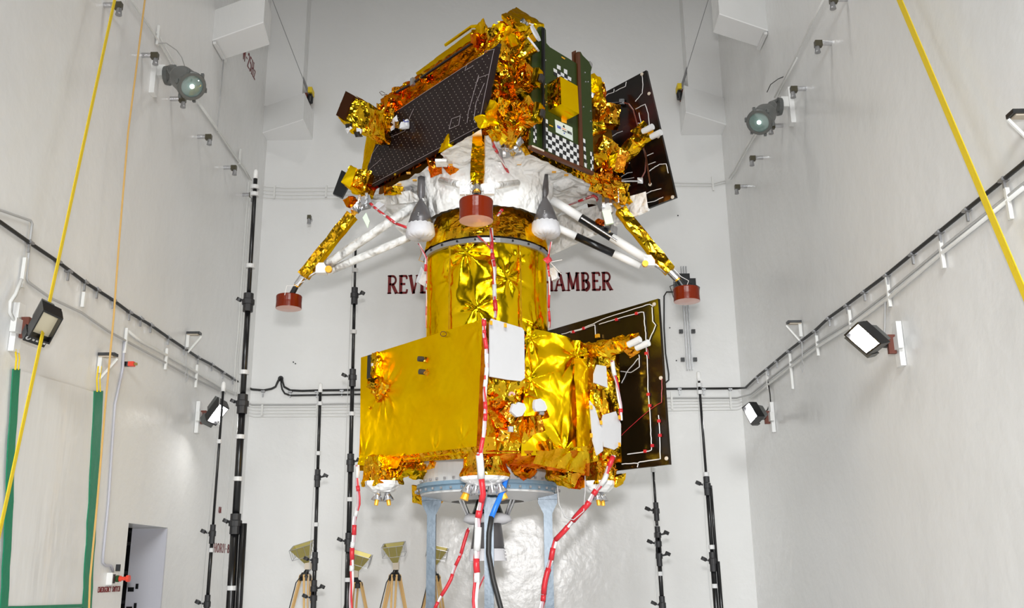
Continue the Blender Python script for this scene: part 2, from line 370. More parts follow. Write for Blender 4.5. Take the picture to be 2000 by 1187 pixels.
sign('W-25Hz', 'red lettering high on left wall under the duct hood', atX(474, 112, XL + .005), Yd, udir, V((1, 0, 0)), .26, tk=.13, tn=.09, squash=.72)
sign('QM', 'tiny red letters on left wall above the horn lettering', atX(427, 1001, XL + .005), Yd, udir, V((1, 0, 0)), .085, tk=.1, tn=.08, squash=.9)

# ------------------------------------------------------------------ wall cables
XCL, XCR, YC = XL + .03, XR - .03, YB - .03
def pL(l, X=XCL): return [atX(a, b, X) for a, b in l]
def pR(l): return [atX(a, b, XCR) for a, b in l]
def pB(l): return [atY(a, b, YC) for a, b in l]
def cable(name, label, runs, r, m, group='cables along the chamber walls', n=6):
    mb = MB()
    for run in runs: mb.tube(run, r, n)
    return tag(mb.build(name, m, smooth=True), label, 'cable', group)
bl = [(-60, 398), (0, 433), (58, 474), (113, 511), (166, 551), (221, 586), (253, 610), (295, 635), (329, 659), (387, 698), (414, 712), (455, 739)]
cable('wall_cable', 'thick black cable along the left wall bending onto far wall', [pL(bl) + pB([(480, 755), (492, 760), (515, 762), (530, 759), (538, 755), (542, 746), (545, 740), (549, 737)])], .017, CABLEB)
cable('wall_cable', 'upper black cable on far wall from the round hole rightwards', [pB([(551, 739), (552, 745), (555, 755), (567, 762), (590, 763), (626, 762), (702, 761), (900, 760), (1100, 760), (1300, 759)]) + pB([(1440, 758)]) + pR([(1456, 757), (1479, 735), (1499, 719), (1541, 684), (1592, 645), (1619, 620), (1654, 595), (1688, 569), (1732, 536), (1782, 495), (1850, 440), (2000, 318), (2060, 268)])], .017, CABLEB)
cable('wall_cable', 'lower black cable on far wall dropping from the round hole', [pB([(549, 741), (549, 750), (551, 760), (556, 768), (567, 772), (627, 771), (703, 770), (900, 768), (1100, 767), (1285, 766)])], .014, CABLEB)
cable('wall_cable', 'grey cable along far wall below the black ones continuing up the right wall', [pB([(480, 784), (492, 790), (589, 790), (703, 788), (1000, 780), (1300, 777), (1439, 777)]) + pR([(1466, 770), (1499, 743), (1540, 711), (1594, 670), (1661, 628), (1735, 571), (1836, 487), (2000, 358), (2060, 310)])], .012, CABLEG)
cable('wall_cable', 'white conduit on right wall just below the grey cable', [pR([(1466, 778), (1499, 752), (1545, 716), (1600, 675), (1665, 634), (1740, 579), (1840, 494), (2000, 366)])], .018, CABLEW)
cable('wall_cable', 'grey conduit on left wall running below the black cable', [pL([(-40, 396), (0, 410), (46, 426), (60, 431), (63, 437), (58, 475), (52, 543), (55, 550), (64, 557), (99, 582), (159, 610), (212, 647), (249, 667), (318, 705), (375, 737), (440, 768)])], .012, CABLEG)
cable('wall_cable', 'white conduit on left wall from the junction down to the small lit floodlight', [pL([(248, 645), (276, 667), (325, 693), (386, 728), (435, 758), (467, 772)])], .018, CABLEW)
for i in range(4):
    dy = 795 + i * 6.2
    mb = MB().tube(pB([(478, dy - 6), (495, dy), (700, dy - 1), (1000, dy - 8), (1300, dy - 12), (1440, dy - 14), (1450, dy - 18)]), .007, 4)
    tag(mb.build('wall_wire', CABLEW), ['topmost', 'second', 'third', 'lowest'][i] + ' of the thin white wires below the grey cable on the far wall', 'wire', 'thin wires on the far wall')
for i in range(4):
    dy = 365 + i * 7
    mb = MB().tube(pB([(497, dy - 8), (520, dy), (560, dy + 2), (665, dy + 1), (900, dy), (1300, dy - 8)]), .007, 4)
    tag(mb.build('wall_wire', CABLEW), ['topmost', 'second', 'third', 'lowest'][i] + ' of the thin white wires high on the far wall left of the lander', 'wire', 'thin wires on the far wall')
for i in range(4):
    x = 486 + i * 4.5
    mb = MB().tube(pL([(x, 355), (x - 5, 420), (x - 12, 520), (x - 17, 590), (x - 20, 640), (x - 26, 700), (x - 29, 765)], XL + .02), .007, 4)
    tag(mb.build('wall_wire', CABLEW), ['leftmost', 'second from left', 'third from left', 'rightmost'][i] + ' of the upright thin white wires in the far left corner', 'wire', 'thin wires in the far left corner')
for (pts, f_, lab) in (([(250, -12), (262, 8), (300, 65), (335, 125), (345, 140)], pL, 'left wall above the round spotlight'), ([(385, 198), (425, 255), (455, 300), (478, 332), (487, 350)], pL, 'left wall below the round spotlight'),
                    ([(1614, -12), (1585, 45), (1551, 115), (1530, 155), (1513, 190)], pR, 'right wall above the round spotlight'), ([(1480, 250), (1455, 292), (1432, 335), (1424, 348)], pR, 'right wall below the round spotlight')):
    cable('wall_conduit', 'thin white conduit running diagonally on the ' + lab, [f_(pts)], .013, CABLEW)
    q = [(a + 6, b - 2) for a, b in pts[-3:]] if pts[0][1] < 0 else [(a + 4, b + 2) for a, b in pts]
    cable('wall_conduit', 'second thin white conduit beside the first on the ' + lab, [f_(q)], .010, CABLEW)
cable('wall_wire', 'thin white wire on far wall right of the lander panel', [pB([(1300, 356), (1340, 357), (1395, 358), (1419, 352)])], .008, CABLEW)
cable('wall_wire', 'second thin white wire on far wall right of the lander panel', [pB([(1300, 362), (1345, 363), (1390, 363), (1419, 357)])], .008, CABLEW)
cable('wall_conduit', 'thin grey conduit dropping from the left duct hood', [pL([(437, 112), (433, 160), (425, 240), (425, 257)])], .01, CABLEG)
cable('wall_conduit', 'lavender grey conduit dropping to the emergency switch', [pL([(243, 665), (240, 720), (225, 790), (222, 830), (212, 980), (202, 1080), (201, 1098), (206, 1103), (217, 1104), (221, 1116)], XL + .02)], .014, mat('lavender_conduit', (.5, .5, .56), .4), 'cables along the chamber walls')
cable('wall_cable', 'thin black cable down the far wall beside the lower solar panel', [pB([(1338, 575), (1320, 570), (1302, 570), (1297, 578), (1297, 640), (1300, 690), (1306, 730), (1306, 742), (1298, 749)])], .012, CABLEB)
cable('wall_cable', 'white flex from conduit to the big unlit floodlight', [pL([(42, 545), (30, 575), (20, 590), (19, 610), (28, 626), (42, 622)], XL + .06)], .016, CABLEW)
cable('wall_cable', 'grey flex dropping to the large lit floodlight', [pR([(1735, 573), (1729, 590), (1728, 640), (1726, 662)])], .012, CABLEG)
cable('wall_cable', 'thin black flex dropping to the small lit floodlight at right', [pR([(1500, 745), (1504, 770), (1505, 785), (1499, 800), (1490, 808)])], .009, CABLEB)
cable('wall_cable', 'thin grey wire arching over the left round spotlight', [pL([(310, 84), (325, 84), (345, 98), (355, 112), (361, 130)], XL + .05)], .006, CABLEG)
cable('wall_cable', 'thin black wire arching over the right round spotlight', [pR([(1530, 150), (1520, 154), (1505, 165), (1498, 180)])], .006, CABLEB)
# round cable hole
tag(MB().lathe([(.0, -.02), (.045, -.02), (.045, .0), (.0, .0)], atY(548, 739, YB - .01), V((0, -1, 0)), 14).build('cable_gland', BLACKP), 'small black round cable gland in the far wall', 'gland')
# saddles holding the black cables
def rank(pts, i):
    k = sorted(range(len(pts)), key=lambda j: -pts[j][0] if pts[0][0] > 1450 else pts[j][0]); return k.index(i)
ORD = 'first second third fourth fifth sixth seventh eighth ninth tenth eleventh twelfth thirteenth fourteenth fifteenth'.split()
def saddles(pts, f_, name, lab, h=.12, wd=.02):
    base = None
    for i, q in enumerate(pts):
        p = f_([q])[0]
        if base is None:
            base = MB().bx(-wd / 2, wd / 2, -wd / 2, wd / 2, -h * .75, h * .25, 0).bx(-.03, .03, -.03, .03, -.01, .01).build(name, GREYM, local=True); o = base
        else: o = base.copy(); col.objects.link(o)
        o.location = p; tag(o, lab + ', ' + ORD[rank(pts, i)] + (' from the left' if f_ is pB else ' along it'), 'clip', lab)
saddles([bl[i] for i in range(2, 12)] + [(134, 530), (190, 566), (275, 622), (360, 680), (436, 728)], pL, 'cable_clip', 'small grey clip holding black cable on left wall')
saddles([(1479, 737), (1499, 721), (1517, 706), (1541, 686), (1565, 667), (1592, 647), (1619, 622), (1654, 597), (1688, 571), (1732, 538), (1782, 497), (1835, 454), (1888, 411), (1960, 352)], pR, 'cable_clip', 'small grey clip holding black cable on right wall')
saddles([(514, 764), (567, 765), (619, 765), (668, 763), (1327, 760), (1374, 760), (1426, 760)], pB, 'cable_clip', 'small grey clip holding black cable on far wall')
def strips(items, f_, lab):
    base = None
    for i, (a, b, c) in enumerate(items):
        p, q = f_([(a, b)])[0], f_([(a, c)])[0]
        tag(MB().box((p + q) / 2, .03, .03, (p - q).length).build('cable_saddle', CABLEW), lab + ', ' + ORD[rank(items, i)] + (' from the left' if f_ is pB else ' to the viewer'), 'saddle', lab)
strips([(163, 570, 600), (325, 680, 722), (384, 712, 757), (435, 748, 785), (46, 502, 562), (246, 640, 690)], pL, 'white upright cable saddle strip on left wall')
strips([(1499, 725, 760), (1545, 690, 760), (1596, 655, 695), (1660, 605, 645), (1735, 540, 600), (1840, 470, 525), (1970, 365, 430)], pR, 'white upright cable saddle strip on right wall')
strips([(512, 790, 812), (619, 790, 812), (1312, 765, 800), (1427, 765, 800), (536, 362, 388), (637, 362, 385), (1392, 345, 372)], pB, 'white upright cable saddle strip on far wall')
strips([(309, 48, 90), (469, 290, 322)], pL, 'thin dark upright bar on left wall beside the conduit')

# ------------------------------------------------------------------ small wall fixtures
def bracket_proto():
    r = thing('wall_nozzle', '', 'nozzle', (0, 0, 0))
    MB().lathe([(0, 0), (.03, 0), (.03, .12), (0, .12)], V((0, 0, 0)), V((1, 0, 0)), 10).build('pipe_stub', SILV, r, smooth=False)
    MB().box((.15, 0, -.01), .08, .06, .07).build('elbow', mat('olive_metal', (.10, .09, .06), .4, .5), r)
    MB().lathe([(0, 0), (.026, 0), (.03, -.07), (.035, -.09), (0, -.09)], V((.165, 0, -.03)), V((0, 0, 1)), 10).build('spout', GREYM, r)
    return r
br = bracket_proto(); first = True
spots_l = [(203, 10), (277, 108), (333, 193), (386, 267), (437, 327), (474, 380)]
spots_r = [(1655, -2), (1624, 84), (1574, 173), (1529, 245), (1490, 308), (1459, 364)]
names_l = ['behind yellow strap at the top left', 'just above the left round spotlight', 'just below the left round spotlight', 'third below the left spotlight', 'fourth below the left spotlight', 'beside the tip of the thick pole']
for i, q in enumerate(spots_l):
    o = br if first else copy_tree(br); first = False
    o.location = atX(*q, XL); o['label'] = 'small steel nozzle on left wall, ' + names_l[i]; o['group'] = 'steel nozzles on the chamber walls'
names_r = ['at the very top edge', 'topmost fully seen', 'just above the right round spotlight', 'just below the right round spotlight', 'below the spotlight toward the corner', 'nearest the far corner']
for i, q in enumerate(spots_r):
    o = copy_tree(br); o.location = atX(*q, XR); o.rotation_euler = (0, 0, math.pi)
    o['label'] = 'small steel nozzle on right wall, ' + names_r[i]; o['group'] = 'steel nozzles on the chamber walls'
o = copy_tree(br); o.location = atY(608, 430, YB); o.rotation_euler = (0, 0, -math.pi / 2); o['label'] = 'small dark nozzle on the far wall left of the lander leg'; o['group'] = 'steel nozzles on the chamber walls'

def wall_sensor(px, py, X, s, lab, c=1.0, wire=True):
    p = atX(px, py, X); r = thing('wall_sensor', lab, 'sensor', p, 'black topped sensors on the side walls')
    MB().box(p + V((s * .1, 0, 0)), .17 * c, .1, .03).build('cap', BLACKM, r)
    MB().box(p + V((s * .09, 0, -.02)), .14, .07, .012).build('base', TAN, r)
    MB().box(p + V((s * .03, 0, -.10)), .04, .04, .18).build('bracket', CABLEW, r)
    MB().tube([p + V((s * .2, 0, -.04)), p + V((s * .04, 0, -.25))], .014, 6).build('strut', CABLEW, r)
    if wire: MB().tube([p + V((s * .03, -.03, -.2)), p + V((s * .05, -.05, -.45)), p + V((s * .05, .06, -.55)), p + V((s * .05, .0, -.64)), p + V((s * .05, -.07, -.56)), p + V((s * .05, -.02, -.48))], .006, 5).build('wire', CABLEG, r)
wall_sensor(364, 651, XL, 1, 'black topped sensor on left wall above the cable right of the strap')
wall_sensor(192, 693, XL, 1, 'black topped bracket on left wall hanging over the green tape', wire=False)
wall_sensor(1566, 629, XR, -1, 'black topped sensor on right wall above the black cable')
wall_sensor(2024, 222, XR, -1, 'black sensor cut off by the right picture edge')
for q, lab in (((241, 711), 'small red and black plug on left wall by the hanging cord'),):
    p = atX(*q, XL); r = thing('plug', lab, 'plug', p)
    MB().box(p + V((.03, 0, 0)), .06, .05, .05).build('body', BLACKM, r)
    MB().box(p + V((.09, 0, 0)), .06, .06, .05).build('collar', REDP, r)
    MB().lathe([(0, 0), (.015, 0), (.015, .03), (0, .03)], p + V((.12, 0, 0)), V((1, 0, 0)), 8).build('tip', BRASS, r)
# emergency switch
p = atX(213, 1130, XL); r = thing('emergency_switch', 'white emergency switch box with red knob beside the doorway', 'switch', p)
MB().box(p + V((.03, 0, 0)), .06, .13, .12).build('box', WHITE, r)
MB().box(p + V((.065, -.03, 0)), .01, .04, .09).build('cover', BLACKM, r)
MB().box(p + V((.05, .08, .11)), .04, .03, .07).build('cable_entry', BLACKP, r)
MB().lathe([(0, 0), (.03, 0), (.03, .04), (.02, .05), (.02, .09), (.035, .10), (.035, .13), (0, .13)], p + V((.06, .06, 0)), V((1, 0, 0)), 12).build('knob', REDP, r)
MB().lathe([(0, 0), (.035, 0), (.035, .03), (0, .03)], p + V((.055, .04, 0)), V((1, 0, 0)), 12).build('ring', GRND, r)
# faint black screws / dots on far wall
for q in ((573, 707), (577, 710), (1324, 421), (1308, 640), (1321, 704)):
    tag(MB().lathe([(0, 0), (.012, 0), (.01, .012), (0, .012)], atY(*q, YB - .001), V((0, -1, 0)), 8).build('screw_head', BLACKM), 'tiny dark screw head on the far wall', 'screw', 'screw heads on the far wall')

# aluminium rail with camera on the far wall
p = atY(1342, 640, YB); r = thing('camera_rail', 'upright aluminium rail holding a black camera on far wall at right', 'camera', atY(1346, 722, YB - .05))
a, b = atY(1336, 520, YB - .06), atY(1346, 722, YB - .06); xm = (a.x + b.x) / 2
for dx in (-.04, 0, .04): MB().tube([V((xm + dx, YB - .06, b.z)), V((xm + dx, YB - .06, a.z))], .014, 4).build('rail', GREYM, r)
for py in (647, 702):
    q = atY(1342, py, YB - .03)
    for dx in (-.1, .1): MB().box(V((xm + dx, YB - .03, q.z)), .06, .05, .06).build('clamp', BLACKM, r)
q = atY(1337, 553, YB - .25)
cb = MB().box(q, .34, .16, .12).build('camera_body', BLACKM, r)
MB().lathe([(0, 0), (.1, 0), (.11, .12), (.09, .13), (0, .13)], q + V((0, -.02, -.1)), V((.2, -1, -.3)), 16).build('lens', BLACKP, cb)
MB().box(q + V((0, .1, .12)), .2, .12, .12).build('mount', BLACKM, r)
MB().tube([q + V((.1, -.05, 0)), q + V((.22, -.1, -.1)), q + V((.18, -.1, -.3)), q + V((.0, -.05, -.34)), q + V((-.2, -.05, -.25)), q + V((-.24, 0, -.05)), q + V((-.1, .05, .02))], .007, 5).build('wire', CABLEB, r)

# plastic sheet taped over the loading opening in the left wall
r = thing('plastic_sheet', 'glossy white plastic sheet edged with green tape on the near left wall', 'sheet', V((XL, 8.7, 0)))
xs = XL + .015
gl = [(37, 718), (25, 900), (8, 1187)]; gr = [(193, 763), (180, 980), (171, 1187)]
A, B, C_, D = atX(8, 1183, xs), atX(171, 1183, xs), atX(193, 768, xs), atX(37, 722, xs)
MB().sheet(A, B, C_, D, 24, 30, amp=.004, scale=1.0, jit=0).build('sheet', PLAST, r, smooth=True)
def tape(pts, w0, lab=None):
    m = MB(); n = len(pts)
    for i in range(n - 1):
        (x0, y0), (x1, y1) = pts[i], pts[i + 1]
        for k in range(6):
            t0, t1 = k / 6, (k + 1) / 6
            pa = (x0 + (x1 - x0) * t0 + 1.6 * noise.noise(V((y0 + (y1 - y0) * t0, 0, w0)) * .03), y0 + (y1 - y0) * t0); pb = (x0 + (x1 - x0) * t1 + 1.6 * noise.noise(V((y0 + (y1 - y0) * t1, 0, w0)) * .03), y0 + (y1 - y0) * t1)
            ww = w0 / 2
            q = [atX(pa[0] - ww, pa[1], xs + .012), atX(pa[0] + ww, pa[1], xs + .012), atX(pb[0] + ww, pb[1], xs + .012), atX(pb[0] - ww, pb[1], xs + .012)]
            m.plate(q, V((1, 0, 0)), .01)
    m.build('green_tape', GTAPE, r)
tape([(33, 720), (22, 880), (18, 1000), (8, 1215)], 14); tape([(193, 763), (183, 960), (176, 1080), (170, 1215)], 17)
q = [atX(8, 1184, xs + .013), atX(172, 1179, xs + .013), atX(172, 1186, xs + .013), atX(8, 1190, xs + .013)]
MB().plate(q, V((1, 0, 0)), .01).build('green_tape', GTAPE, r)
for (pts, lab) in (([(30, 682), (32, 700), (30, 722)], 'short orange cord tied above the left green tape'), ([(192, 715), (189, 740), (190, 765)], 'short orange cord loop tied above the right green tape')):
    tag(MB().tube(pL(pts, XL + .05), .008, 5).tube(pL([(a + 6, b) for a, b in pts], XL + .05), .006, 5).build('cord', YSTRAP), lab, 'cord')

# hanging straps and cord
def strap(p0, p1, X, wd, lab):
    a, b = atX(*p0, X), atX(*p1, X); d = (a - b).normalized(); a = a + d * ((ZC - .02 - a.z) / d.z); b = b - d * ((b.z - .03) / d.z) if b.z > .03 else b
    s_ = V((0, 1, 0)) - d * d.y; s_.normalize(); n_ = d.cross(s_)
    m = MB(); n = 48; k = []
    for i in range(n):
        t0, t1 = i / n, (i + 1) / n
        m.box(a.lerp(b, (t0 + t1) / 2), wd, .008, (a - b).length / n * .995, s_, n_, d)
    tag(m.build('lifting_strap', YSTRAP), lab, 'strap', 'yellow straps hanging beside the side walls')
strap((224, 0), (-3, 1050), XL + .3, .042, 'long yellow webbing strap slanting down across left wall')
strap((1757, 0), (2006, 585), XR - .18, .07, 'long yellow webbing strap slanting down across right wall')
tag(MB().tube([V((XL + .22, atX(285, -40, XL + .22).y, ZC - .02))] + [atX(*q, XL + .22) for q in ((285, -40), (283, 0), (268, 120), (250, 260), (232, 480), (222, 620), (205, 800), (190, 980), (176, 1130), (172, 1240))], .010, 6).build('cord', OROPE), 'thin orange cord hanging beside the yellow strap at left', 'cord')

# ------------------------------------------------------------------ floodlights
def flood(c, Y, dyt, wallp, X, s, lab, lit, mount=True):
    mx, my = sum(q[0] for q in c) / 4, sum(q[1] for q in c) / 4; Y = atX(mx, my, X).y * (abs(X) - .36) / abs(X)
    P = [atY(a, b, Y + d) for (a, b), d in zip(c, dyt)]      # lens corners TL, TR, BR, BL
    N = (P[1] - P[0]).cross(P[3] - P[0]).normalized()
    if N.y > 0: N = -N
    cen = sum(P, V()) / 4; r = thing('floodlight', lab, 'floodlight', cen, 'floodlights on brackets along the side walls')
    def sc_(k, off): return [cen + (p - cen) * k - N * off for p in P]
    fr = MB().plate(sc_(1.12, .02), N, .03)
    o_, i_ = sc_(1.14, -.06), sc_(1.0, -.06); o2_, i2_ = sc_(1.14, .02), sc_(1.0, .02)
    for k in range(4):
        j = (k + 1) % 4; fr.hexa([o2_[k], o2_[j], i2_[j], i2_[k], o_[k], o_[j], i_[j], i_[k]])
    fr = fr.build('housing', BLACKM, r)
    b2 = sc_(.85, .05); b3 = sc_(.7, .14)
    MB().hexa(b2 + b3).build('heat_sink', GREYL, r)
    MB().plate(sc_(1.0, .0), N, .01).build('lens', LIT if lit else LENSOFF, r)
    e = (P[3] - P[0]).normalized(); f_ = (P[2] - P[3])
    lo = cen + (P[3] - P[0]) * .60
    MB().box(lo + (P[3] - P[0]) * .14 - N * .04, f_.length * 1.16, (P[3] - P[0]).length * .34, .09, f_.normalized(), e, N).build('driver_box', GREYL if lit else BLACKM, r)
    if not lit:
        lp = lo + (P[3] - P[0]) * .14 + N * .008; ee = f_.normalized()
        for k in range(4): MB().box(lp + ee * (-.02 + .035 * k), .02, .03, .004, ee, e, N).build('logo_mark', CHKW, r)
        MB().lathe([(.012, 0), (.022, 0), (.022, .004), (.012, .004)], lp - ee * .07, N, 12).build('logo_mark', CHKW, r)
    w_ = atX(*wallp, X)
    st = (P[0 if s > 0 else 1] + P[3 if s > 0 else 2]) / 2
    MB().tube([lo - N * .08, w_ + V((s * .14, 0, 0))], .035, 6).build('arm', BLACKM, r)
    MB().box(w_ + V((s * .1, 0, 0)), .07, .04, .18).build('hinge_plate', RUST, r)
    MB().box(w_ + V((s * .03, 0, 0)), .05, .1, .42).build('wall_plate', WHITE, r)
    MB().box(w_ + V((s * .06, -.04, 0)), .05, .16, .12).build('wall_channel', CABLEW, r)
flood([(84, 598), (118, 614), (94, 658), (58, 645)], 8.35, (-.18, -.02, .18, .02), (26, 640), XL, 1, 'large unlit floodlight with black housing crossed by yellow strap at left', False)
flood([(427, 783), (443, 792), (420, 822), (404, 814)], 12.6, (-.18, -.02, .18, .02), (383, 815), XL, 1, 'small lit floodlight on left wall near the thin pole', True)
flood([(1686, 631), (1727, 668), (1702, 687), (1662, 653)], 9.2, (-.02, -.18, .02, .18), (1762, 672), XR, -1, 'large lit floodlight on right wall below the cables', True)
flood([(1471, 787), (1486, 812), (1474, 826), (1458, 797)], 12.6, (-.02, -.18, .02, .18), (1512, 815), XR, -1, 'small lit floodlight on right wall near the far corner', True)

# round grey spotlights
def spot(rear, front, Y, wallp, X, s, lab):
    Y = atX(*rear, X).y * (abs(X) - .42) / abs(X); a, b = atY(*rear, Y), atY(*front, Y - .32); ax = (b - a).normalized(); L = (b - a).length
    r = thing('round_spotlight', lab, 'spotlight', a, 'round grey spotlights on the side walls')
    MB().lathe([(0, -.06), (.05, -.06), (.062, 0), (.062, .12), (.075, .17), (.11, .22), (.135, .3), (.145, L), (.145, L + .03), (.122, L + .03), (.115, L), (0, L - .1)], a, ax, 28).build('shade', GREYL, r, smooth=True)
    MB().lathe([(.15, L - .02), (.158, L), (.158, L + .03), (.15, L + .045), (.12, L + .045), (.12, L + .02)], a, ax, 28).build('rim', GREYL, r)
    MB().lathe([(0, L + .035), (.08, L + .028), (.12, L + .02)], a, ax, 28).build('glass', GLASS, r, smooth=True)
    MB().lathe([(0, L + .065), (.018, L + .055), (.025, L + .036), (0, L + .036)], a, ax, 12).build('bulb', BULB, r, smooth=True)
    u = ax.orthogonal().normalized(); q = ax.cross(u)
    for k in range(6):
        t = k * math.pi / 3; MB().box(a + ax * (L + .01) + (u * math.cos(t) + q * math.sin(t)) * .162, .03, .03, .05).build('clip', GREYL, r)
    w_ = atX(*wallp, X); c0 = w_ + V((s * .17, 0, 0))
    MB().lathe([(0, -.02), (.11, -.02), (.12, .03), (.06, .06), (0, .06)], c0, V((s, 0, 0)), 16).build('base', GREYL, r)
    for dz in (-.09, .09): MB().tube([c0 + V((s * .03, 0, dz)), a + V((0, 0, dz * .7)) + ax * .05], .022, 8).build('yoke_arm', GREYL, r)
    MB().box(w_ + V((s * .03, 0, 0)), .06, .12, .5).build('wall_plate', WHITE, r)
    MB().box(w_ + V((s * .09, .02, .06)), .12, .1, .14).build('junction_box', CABLEW, r)
spot((338, 137), (373, 167), 11.4, (298, 148), XL, 1, 'round grey spotlight on left wall pointing down at the spacecraft')
spot((1507, 208), (1484, 237), 11.9, (1549, 208), XR, -1, 'round grey spotlight on right wall pointing down at the spacecraft')

# ------------------------------------------------------------------ microphone poles
def pole(top, bot, Y, r0, r1, collars, bands, lab, tip='white', knobside=1, double=None):
    T, B = atY(*top, Y), atY(*bot, Y); d = (T - B).normalized()
    base = B - d * (B.z / d.z); base.z = 0
    r = thing('microphone_pole', lab, 'microphone stand', base, 'tall black microphone poles around the spacecraft')
    def at(py): t = (py - top[1]) / (bot[1] - top[1]); return hit(top[0] + (bot[0] - top[0]) * t, py, T, V((0, 1, 0)))
    seg = [top[1] + 16] + list(collars) + [1e9]
    for i in range(len(seg) - 1):
        a = at(seg[i]); b = at(seg[i + 1]) if seg[i + 1] < 1e8 else base + d * .35
        rr = r0 + (r1 - r0) * i / max(1, len(seg) - 2)
        MB().tube([a, b], rr, 12).build('pole_section', BLACKM, r, smooth=True)
        if double is not None and i >= double:
            MB().tube([a + V((rr * 1.9, 0, 0)), b + V((rr * 1.9, 0, 0))], rr * .8, 10).build('side_tube', BLACKM, r, smooth=True)
    for c in collars:
        q = at(c); rr = r1 * 1.22
        MB().lathe([(0, -.12), (rr, -.12), (rr, -.03), (rr * 1.25, -.03), (rr * 1.25, .03), (rr, .04), (rr, .11), (0, .11)], q, d, 14).build('collar', BLACKP, r)
        k = MB().tube([q, q + V((knobside * .1, -.02, .02))], .012, 6).lathe([(0, -.02), (.035, -.02), (.035, .02), (0, .02)], q + V((knobside * .11, -.02, .03)), V((.5, 0, 1)), 8)
        k.build('knob', BLACKP, r); knobside = -knobside if len(collars) > 3 else knobside
    for c in bands:
        q = at(c); MB().lathe([(r1 * .0, -.025), (r1 * 1.15, -.025), (r1 * 1.15, .025), (0, .025)], q, d, 12).build('tape_band', CHKW, r)
    MB().lathe([(0, 0), (.028, 0), (.03, .06), (.026, .11), (.008, .13), (0, .13)], at(top[1] + 16), d, 12).build('microphone', WHITE, r, smooth=True)
    MB().tube([at(top[1] + 14), at(top[1])], .006, 6).build('microphone_tip', GREYM, r)
    MB().tube([at(top[1] + 14) + V((-.03, -.02, 0)), at(top[1] + 160) + V((-r1 * 1.3, -.02, 0)), at(bot[1] - 60) + V((-r1 * 2.2, -.02, 0)), base + V((-.06, -.02, .4))], .004, 5).build('wire', CABLEG, r)
    for k in range(3):
        t = k * 2.094 + .5; e = V((math.cos(t), math.sin(t), 0))
        MB().tube([base + V((0, 0, .45)), base + e * .55 + V((0, 0, .012))], .014, 8).build('leg', BLACKM, r)
pole((500, 333), (450, 1187), 11.2, .026, .05, [590, 788, 1022], [366, 380, 520, 727, 853, 935, 1148], 'thickest and tallest black microphone pole, left of the spacecraft', double=3, knobside=-1)
pole((437, 748), (404, 1187), 12.0, .016, .028, [1042, 1180], [862, 1074], 'short thin black pole under the small lit floodlight at left', knobside=-1)
pole((626, 750), (612, 1187), 12.6, .02, .03, [933, 1095, 1150, 1168], [788, 885, 1024], 'black pole standing beside the leftmost horn tripod', knobside=1)
pole((695, 466), (678, 1187), 12.2, .016, .036, [577, 737, 903, 1058], [528, 648, 808, 975, 1132], 'black pole rising just left of the gold propulsion box', knobside=1)
pole((1275, 905), (1294, 1187), 12.4, .016, .03, [998, 1045, 1062, 1086, 1182], [918, 1031, 1120], 'black pole whose tip is hidden behind the lower solar panel', knobside=-1)
pole((1364, 728), (1399, 1187), 12.0, .016, .032, [948, 1096], [752, 766, 926, 1068, 1144], 'rightmost black pole with a white tip', knobside=-1, double=1)

# ------------------------------------------------------------------ horn antennas on wooden tripods
def horn(px, py, Y, ax, lab, s=1.0):
    h0 = atY(px, py, Y); base = V((h0.x, h0.y, 0))
    r = thing('horn_antenna', lab, 'antenna', base, 'brass horn antennas on wooden tripods by the far wall')
    ax = V(ax).normalized(); u = V((1, 0, 0)) - ax * ax.x; u.normalize(); v = ax.cross(u)
    def sq(h, d): return [h0 + ax * d + u * (i * h) + v * (j * h * .8) for i, j in ((-1, -1), (1, -1), (1, 1), (-1, 1))]
    a, b = sq(.03 * s, -.05), sq(.14 * s, .2 * s); a2, b2 = sq(.022 * s, -.05), sq(.13 * s, .2 * s)
    m = MB()
    for i in range(4):
        j = (i + 1) % 4; m.add([a[i], a[j], b[j], b[i], a2[i], a2[j], b2[j], b2[i]], [(0, 1, 2, 3), (7, 6, 5, 4), (3, 2, 6, 7)])
    m.build('horn', BRASS, r)
    m = MB(); c = sq(.15 * s, .2 * s); e = sq(.15 * s, .06 * s)
    for i in range(4):
        j = (i + 1) % 4; m.tube([c[i], c[j]], .005, 4); m.tube([c[i], e[i]], .004, 4).tube([e[i], e[j]], .004, 4)
        for t in (.33, .66): m.tube([c[i].lerp(c[j], t), e[i].lerp(e[j], t)], .003, 4)
    m.build('wire_cage', GREYM, r)
    MB().box(h0 - ax * .09, .08, .08, .1).build('feed_box', TAN, r)
    z1 = h0.z - .2
    MB().tube([h0 - ax * .12, V((h0.x, h0.y, z1))], .035, 10).build('swivel', BLACKM, r)
    MB().lathe([(0, -.06), (.08, -.06), (.085, 0), (.05, .05), (0, .05)], V((h0.x, h0.y, z1 - .02)), V((0, 0, 1)), 12).build('head', BLACKM, r)
    for k in range(3):
        t = k * 2.094 + 1.2 + px * .01; e = V((math.cos(t), math.sin(t), 0)); pe = e.cross(V((0, 0, 1)))
        for sgn in (-1, 1):
            MB().tube([V((h0.x, h0.y, z1)) + e * .06 + pe * .03 * sgn, base + e * .42 + pe * .012 * sgn + V((0, 0, .03))], .016, 6).build('leg', WOOD, r)
        MB().lathe([(0, -.03), (.02, 0), (.022, .06), (0, .06)], base + e * .42 + V((0, 0, .03)), V((0, 0, 1)), 8).build('foot', BLACKM, r)
    MB().tube([h0 - ax * .1, h0 + V((-.1, -.1, -.3)), h0 + V((-.2, -.05, -.7)), h0 + V((-.35, 0, -1.2))], .007, 5).build('cable', CABLEB, r)
horn(598, 1092, 13.3, (-.25, -.25, .8), 'brass horn antenna on wooden tripod, leftmost, behind black pole')
horn(698, 1108, 13.9, (.25, -.2, .8), 'brass horn antenna on wooden tripod partly hidden by the pole and cable')
